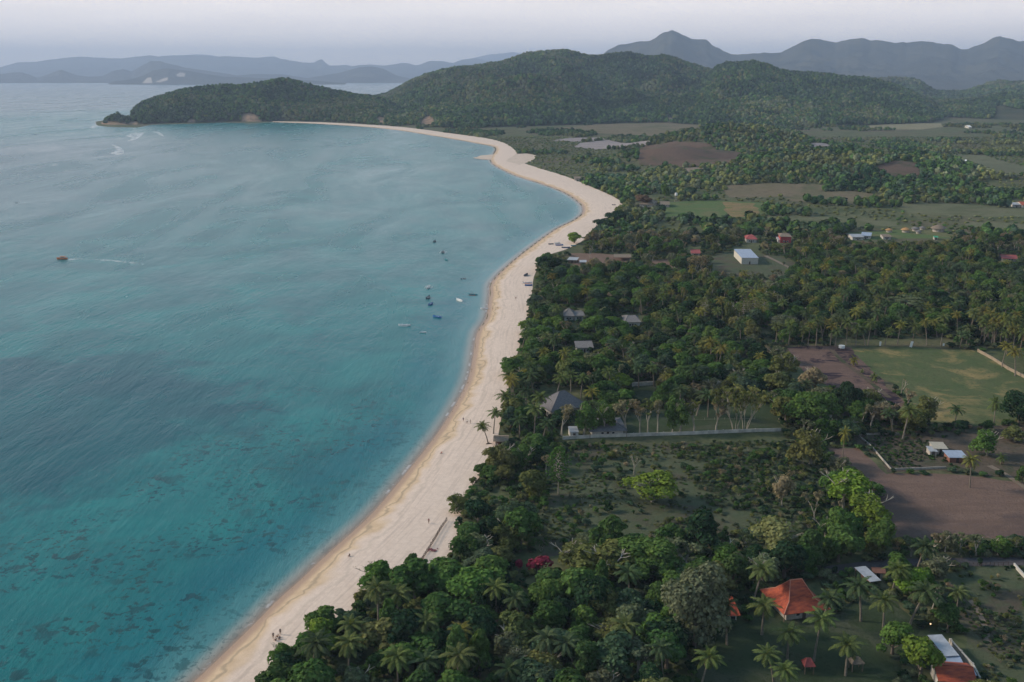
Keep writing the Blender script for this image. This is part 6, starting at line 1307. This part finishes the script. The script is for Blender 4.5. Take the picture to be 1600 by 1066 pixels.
def figure(pose):
    J = {}
    if pose == 'sit':
        J.update(pel=(0, 0, .16), ch=(0, -.10, .42), sh=(0, -.12, .58), nk=(0, -.10, .66), hd=(0, -.07, .76), top=(0, -.07, .87))
        leg = lambda s: [((0, 0, .16), (.13, .11)), ((s * .10, .02, .14), .095), ((s * .16, .40, .34), .065), ((s * .14, .52, .06), .045), ((s * .15, .64, .03), .035)]
        arm = lambda s: [((0, -.12, .58), (.12, .08)), ((s * .19, -.12, .56), .05), ((s * .26, .06, .36), .038), ((s * .18, .30, .34), .03), ((s * .17, .37, .33), .025)]
    else:
        a = 0.22 if pose == 'walk' else 0.04
        J.update(pel=(0, 0, .92), ch=(0, 0.01, 1.2), sh=(0, 0, 1.40), nk=(0, .01, 1.47), hd=(0, .03, 1.57), top=(0, .02, 1.68))
        leg = lambda s: [((0, 0, .92), (.14, .10)), ((s * .10, 0, .88), .095), ((s * .11, s * a + .05, .49), .065), ((s * .11, s * a * 1.3 - .03, .08), .042), ((s * .12, s * a * 1.3 + .12, .03), .035)]
        arm = lambda s: [((0, 0, 1.40), (.13, .08)), ((s * .20, 0, 1.37), .052), ((s * .26, -s * a * .5, 1.10), .04), ((s * .25, -s * a + .06, .87), .03), ((s * .25, -s * a + .08, .78), .026)]
    spine = [(J['pel'], (.14, .10) if pose != 'sit' else (.13, .11)), (J['ch'], (.13, .09)), (J['sh'], (.13, .08) if pose != 'sit' else (.12, .08)), (J['nk'], .052), (J['hd'], (.078, .09)), (J['top'], .055)]
    body = skin_mesh('body', [spine, leg(1), leg(-1), arm(1), arm(-1)], SKIN)
    P_, C_, S_ = (np.array(J[k]) for k in ('pel', 'ch', 'sh')); s1 = S_ * .98 + P_ * .02
    shirt = skin_mesh('shirt', [[(tuple(P_ + (C_ - P_) * .15), (.165, .125)), (tuple(C_), (.16, .12)), (tuple(s1), (.16, .105))]] + [[(tuple(s1), (.16, .105)), (tuple(np.array(arm(s)[1][0])), .068), (tuple(np.array(arm(s)[1][0]) * .4 + np.array(arm(s)[2][0]) * .6), .06)] for s in (1, -1)], SKIN)
    shorts = skin_mesh('shorts', [[(tuple(P_ + (C_ - P_) * .12), (.16, .12)), (tuple(P_), (.165, .13))]] + [[(tuple(P_), (.165, .13)), (tuple(leg(s)[1][0]), .115), (tuple(np.array(leg(s)[1][0]) * .3 + np.array(leg(s)[2][0]) * .7), .09)] for s in (1, -1)], SKIN)
    hp = np.array(J['hd']); hair = skin_mesh('hair', [[(tuple(hp + (0, -.035, -.01)), .085), (tuple(hp + (0, -.02, .07)), .095), (tuple(hp + (0, .0, .115)), .06)]], HAIR)
    return dict(body=body, shirt=shirt, shorts=shorts, hair=hair)
FIG = {k: figure(k) for k in ('stand', 'walk', 'sit')}
CL = {}
def cloth(c):
    if c not in CL: CL[c] = simple('cloth_%d' % len(CL), c, tuple(k * .85 for k in c), 5)
    return CL[c]
def person(px_, py_, pose, top, bottom, rz, label, group='people on the beach', on=None):
    p = G(px_, py_); z = p[2] + 0.05 + math.hypot(p[0], p[1]) * 1.2e-4; r_ = empty('person', (p[0], p[1], z), R(rz)); tag(r_, label, 'person', group); r_.scale = (1.05, 1.05, 1.05)
    for part, me in FIG[pose].items():
        o = bpy.data.objects.new(part, me); COL.objects.link(o); o.parent = r_
        if part in ('shirt', 'shorts'): o.material_slots[0].link = 'OBJECT'; o.material_slots[0].material = cloth(top if part == 'shirt' else bottom)
BK, NV, WH, RD, BL, OR_ = (0.015, 0.015, 0.018), (0.03, 0.04, 0.09), (0.7, 0.7, 0.68), (0.45, 0.05, 0.04), (0.08, 0.2, 0.4), (0.5, 0.25, 0.08)
person(724, 657, 'stand', NV, BK, 200, 'person in dark clothes standing, left of the three in the middle of the beach'); person(730, 661, 'walk', WH, BK, 100, 'person in white top walking, middle of the three on the beach'); person(735, 661, 'stand', BK, NV, 90, 'person all in black, right of the three on the beach')
person(690, 707, 'sit', RD, BK, 120, 'person in red sitting alone on the sand below the three walkers'); person(546, 867, 'sit', BK, NV, 150, 'person in black sitting alone on the wet sand')
for i, (a, b, ps, t_, u_, rz, lb) in enumerate([(427, 996, 'stand', BK, BK, 30, 'person in black, leftmost of the group of five on the sand'), (431, 1000, 'sit', BK, NV, 60, 'person in black sitting, lowest of the group of five'), (434, 994, 'sit', OR_, BK, 90, 'person in an orange-brown top in the middle of the group of five'),
        (437, 997, 'sit', NV, BK, 160, 'person in navy, lower right of the group of five'), (438, 990, 'stand', BK, BK, 200, 'person in black standing, topmost of the group of five')]): person(a, b, ps, t_, u_, rz, lb)
person(474, 1001, 'sit', RD, NV, 200, 'person in red sitting at the edge of the trees, left of the pair'); person(477, 999, 'sit', (0.4, 0.2, 0.2), BK, 240, 'person in dusty pink at the edge of the trees, right of the pair')
person(770, 483, 'stand', BK, RD, 260, 'person standing at the water line beside the white boat'); person(778, 482, 'walk', NV, BK, 270, 'person walking up the sand right of the white boat'); person(806, 468, 'walk', (0.25, 0.15, 0.1), BK, 20, 'person alone in the middle of the narrow beach')
person(848, 287, 'walk', RD, BK, 40, 'tiny person in red far along the inner beach'); person(670, 818, 'walk', (0.3, 0.1, 0.1), BK, 200, 'person in dull red walking near the beach fence')

# driftwood and litter on the upper beach
def drift(px_, py_, Lm, rz, label, mat=M_DARKWOOD):
    p = G(px_, py_); r_ = random.Random(int(px_)); m = MB(); m.tube([(-Lm / 2, 0, .15), (0, .15, .3), (Lm / 2, 0, .22)], [0.22, 0.2, 0.1], 6); m.tube([(0, .1, .25), (Lm * .2, .7, .9)], [0.1, 0.04], 5)
    o = m.build('driftwood', mat); o.location = (p[0], p[1], p[2] + .02); o.rotation_euler = (0, 0, rz); tag(o, label, 'driftwood')
drift(746, 752, 3.6, 1.1, 'dark fallen log at the upper edge of the sand'); drift(764, 694, 2.2, 0.2, 'short dark log below the leaning beach palm')
p = G(676, 860); m = MB(); rj = random.Random(8)
for i in range(16): m.ico((rj.uniform(-1.6, 1.6), rj.uniform(-1, 1), rj.uniform(.1, .4)), (rj.uniform(.2, .5), rj.uniform(.15, .4), .2), 1, 0, .3, rj)
o = m.build('rubbish_heap', simple('pink_litter', (0.4, 0.12, 0.14), (0.2, 0.1, 0.1), 3)); o.location = tuple(p); tag(o, 'small pinkish heap of litter on the sand inside the beach fence', 'litter')

# ------------------------------------------------------------------ the air
m = MB(); m.box(-34000, 34000, -1200, 44000, -4, 1150)
hzm = bpy.data.materials.new('haze'); hzm.use_nodes = True; n = hzm.node_tree; n.nodes.clear()
pv = N(n, 'ShaderNodeVolumePrincipled'); pv.inputs['Color'].default_value = (0.58, 0.74, 1.0, 1); pv.inputs['Density'].default_value = HAZE; pv.inputs['Anisotropy'].default_value = 0.1
ho = N(n, 'ShaderNodeOutputMaterial'); L(n, pv.outputs[0], ho.inputs['Volume'])
tag(m.build('haze', hzm), 'thin bluish haze that softens the far mountains', None, None, 'stuff')
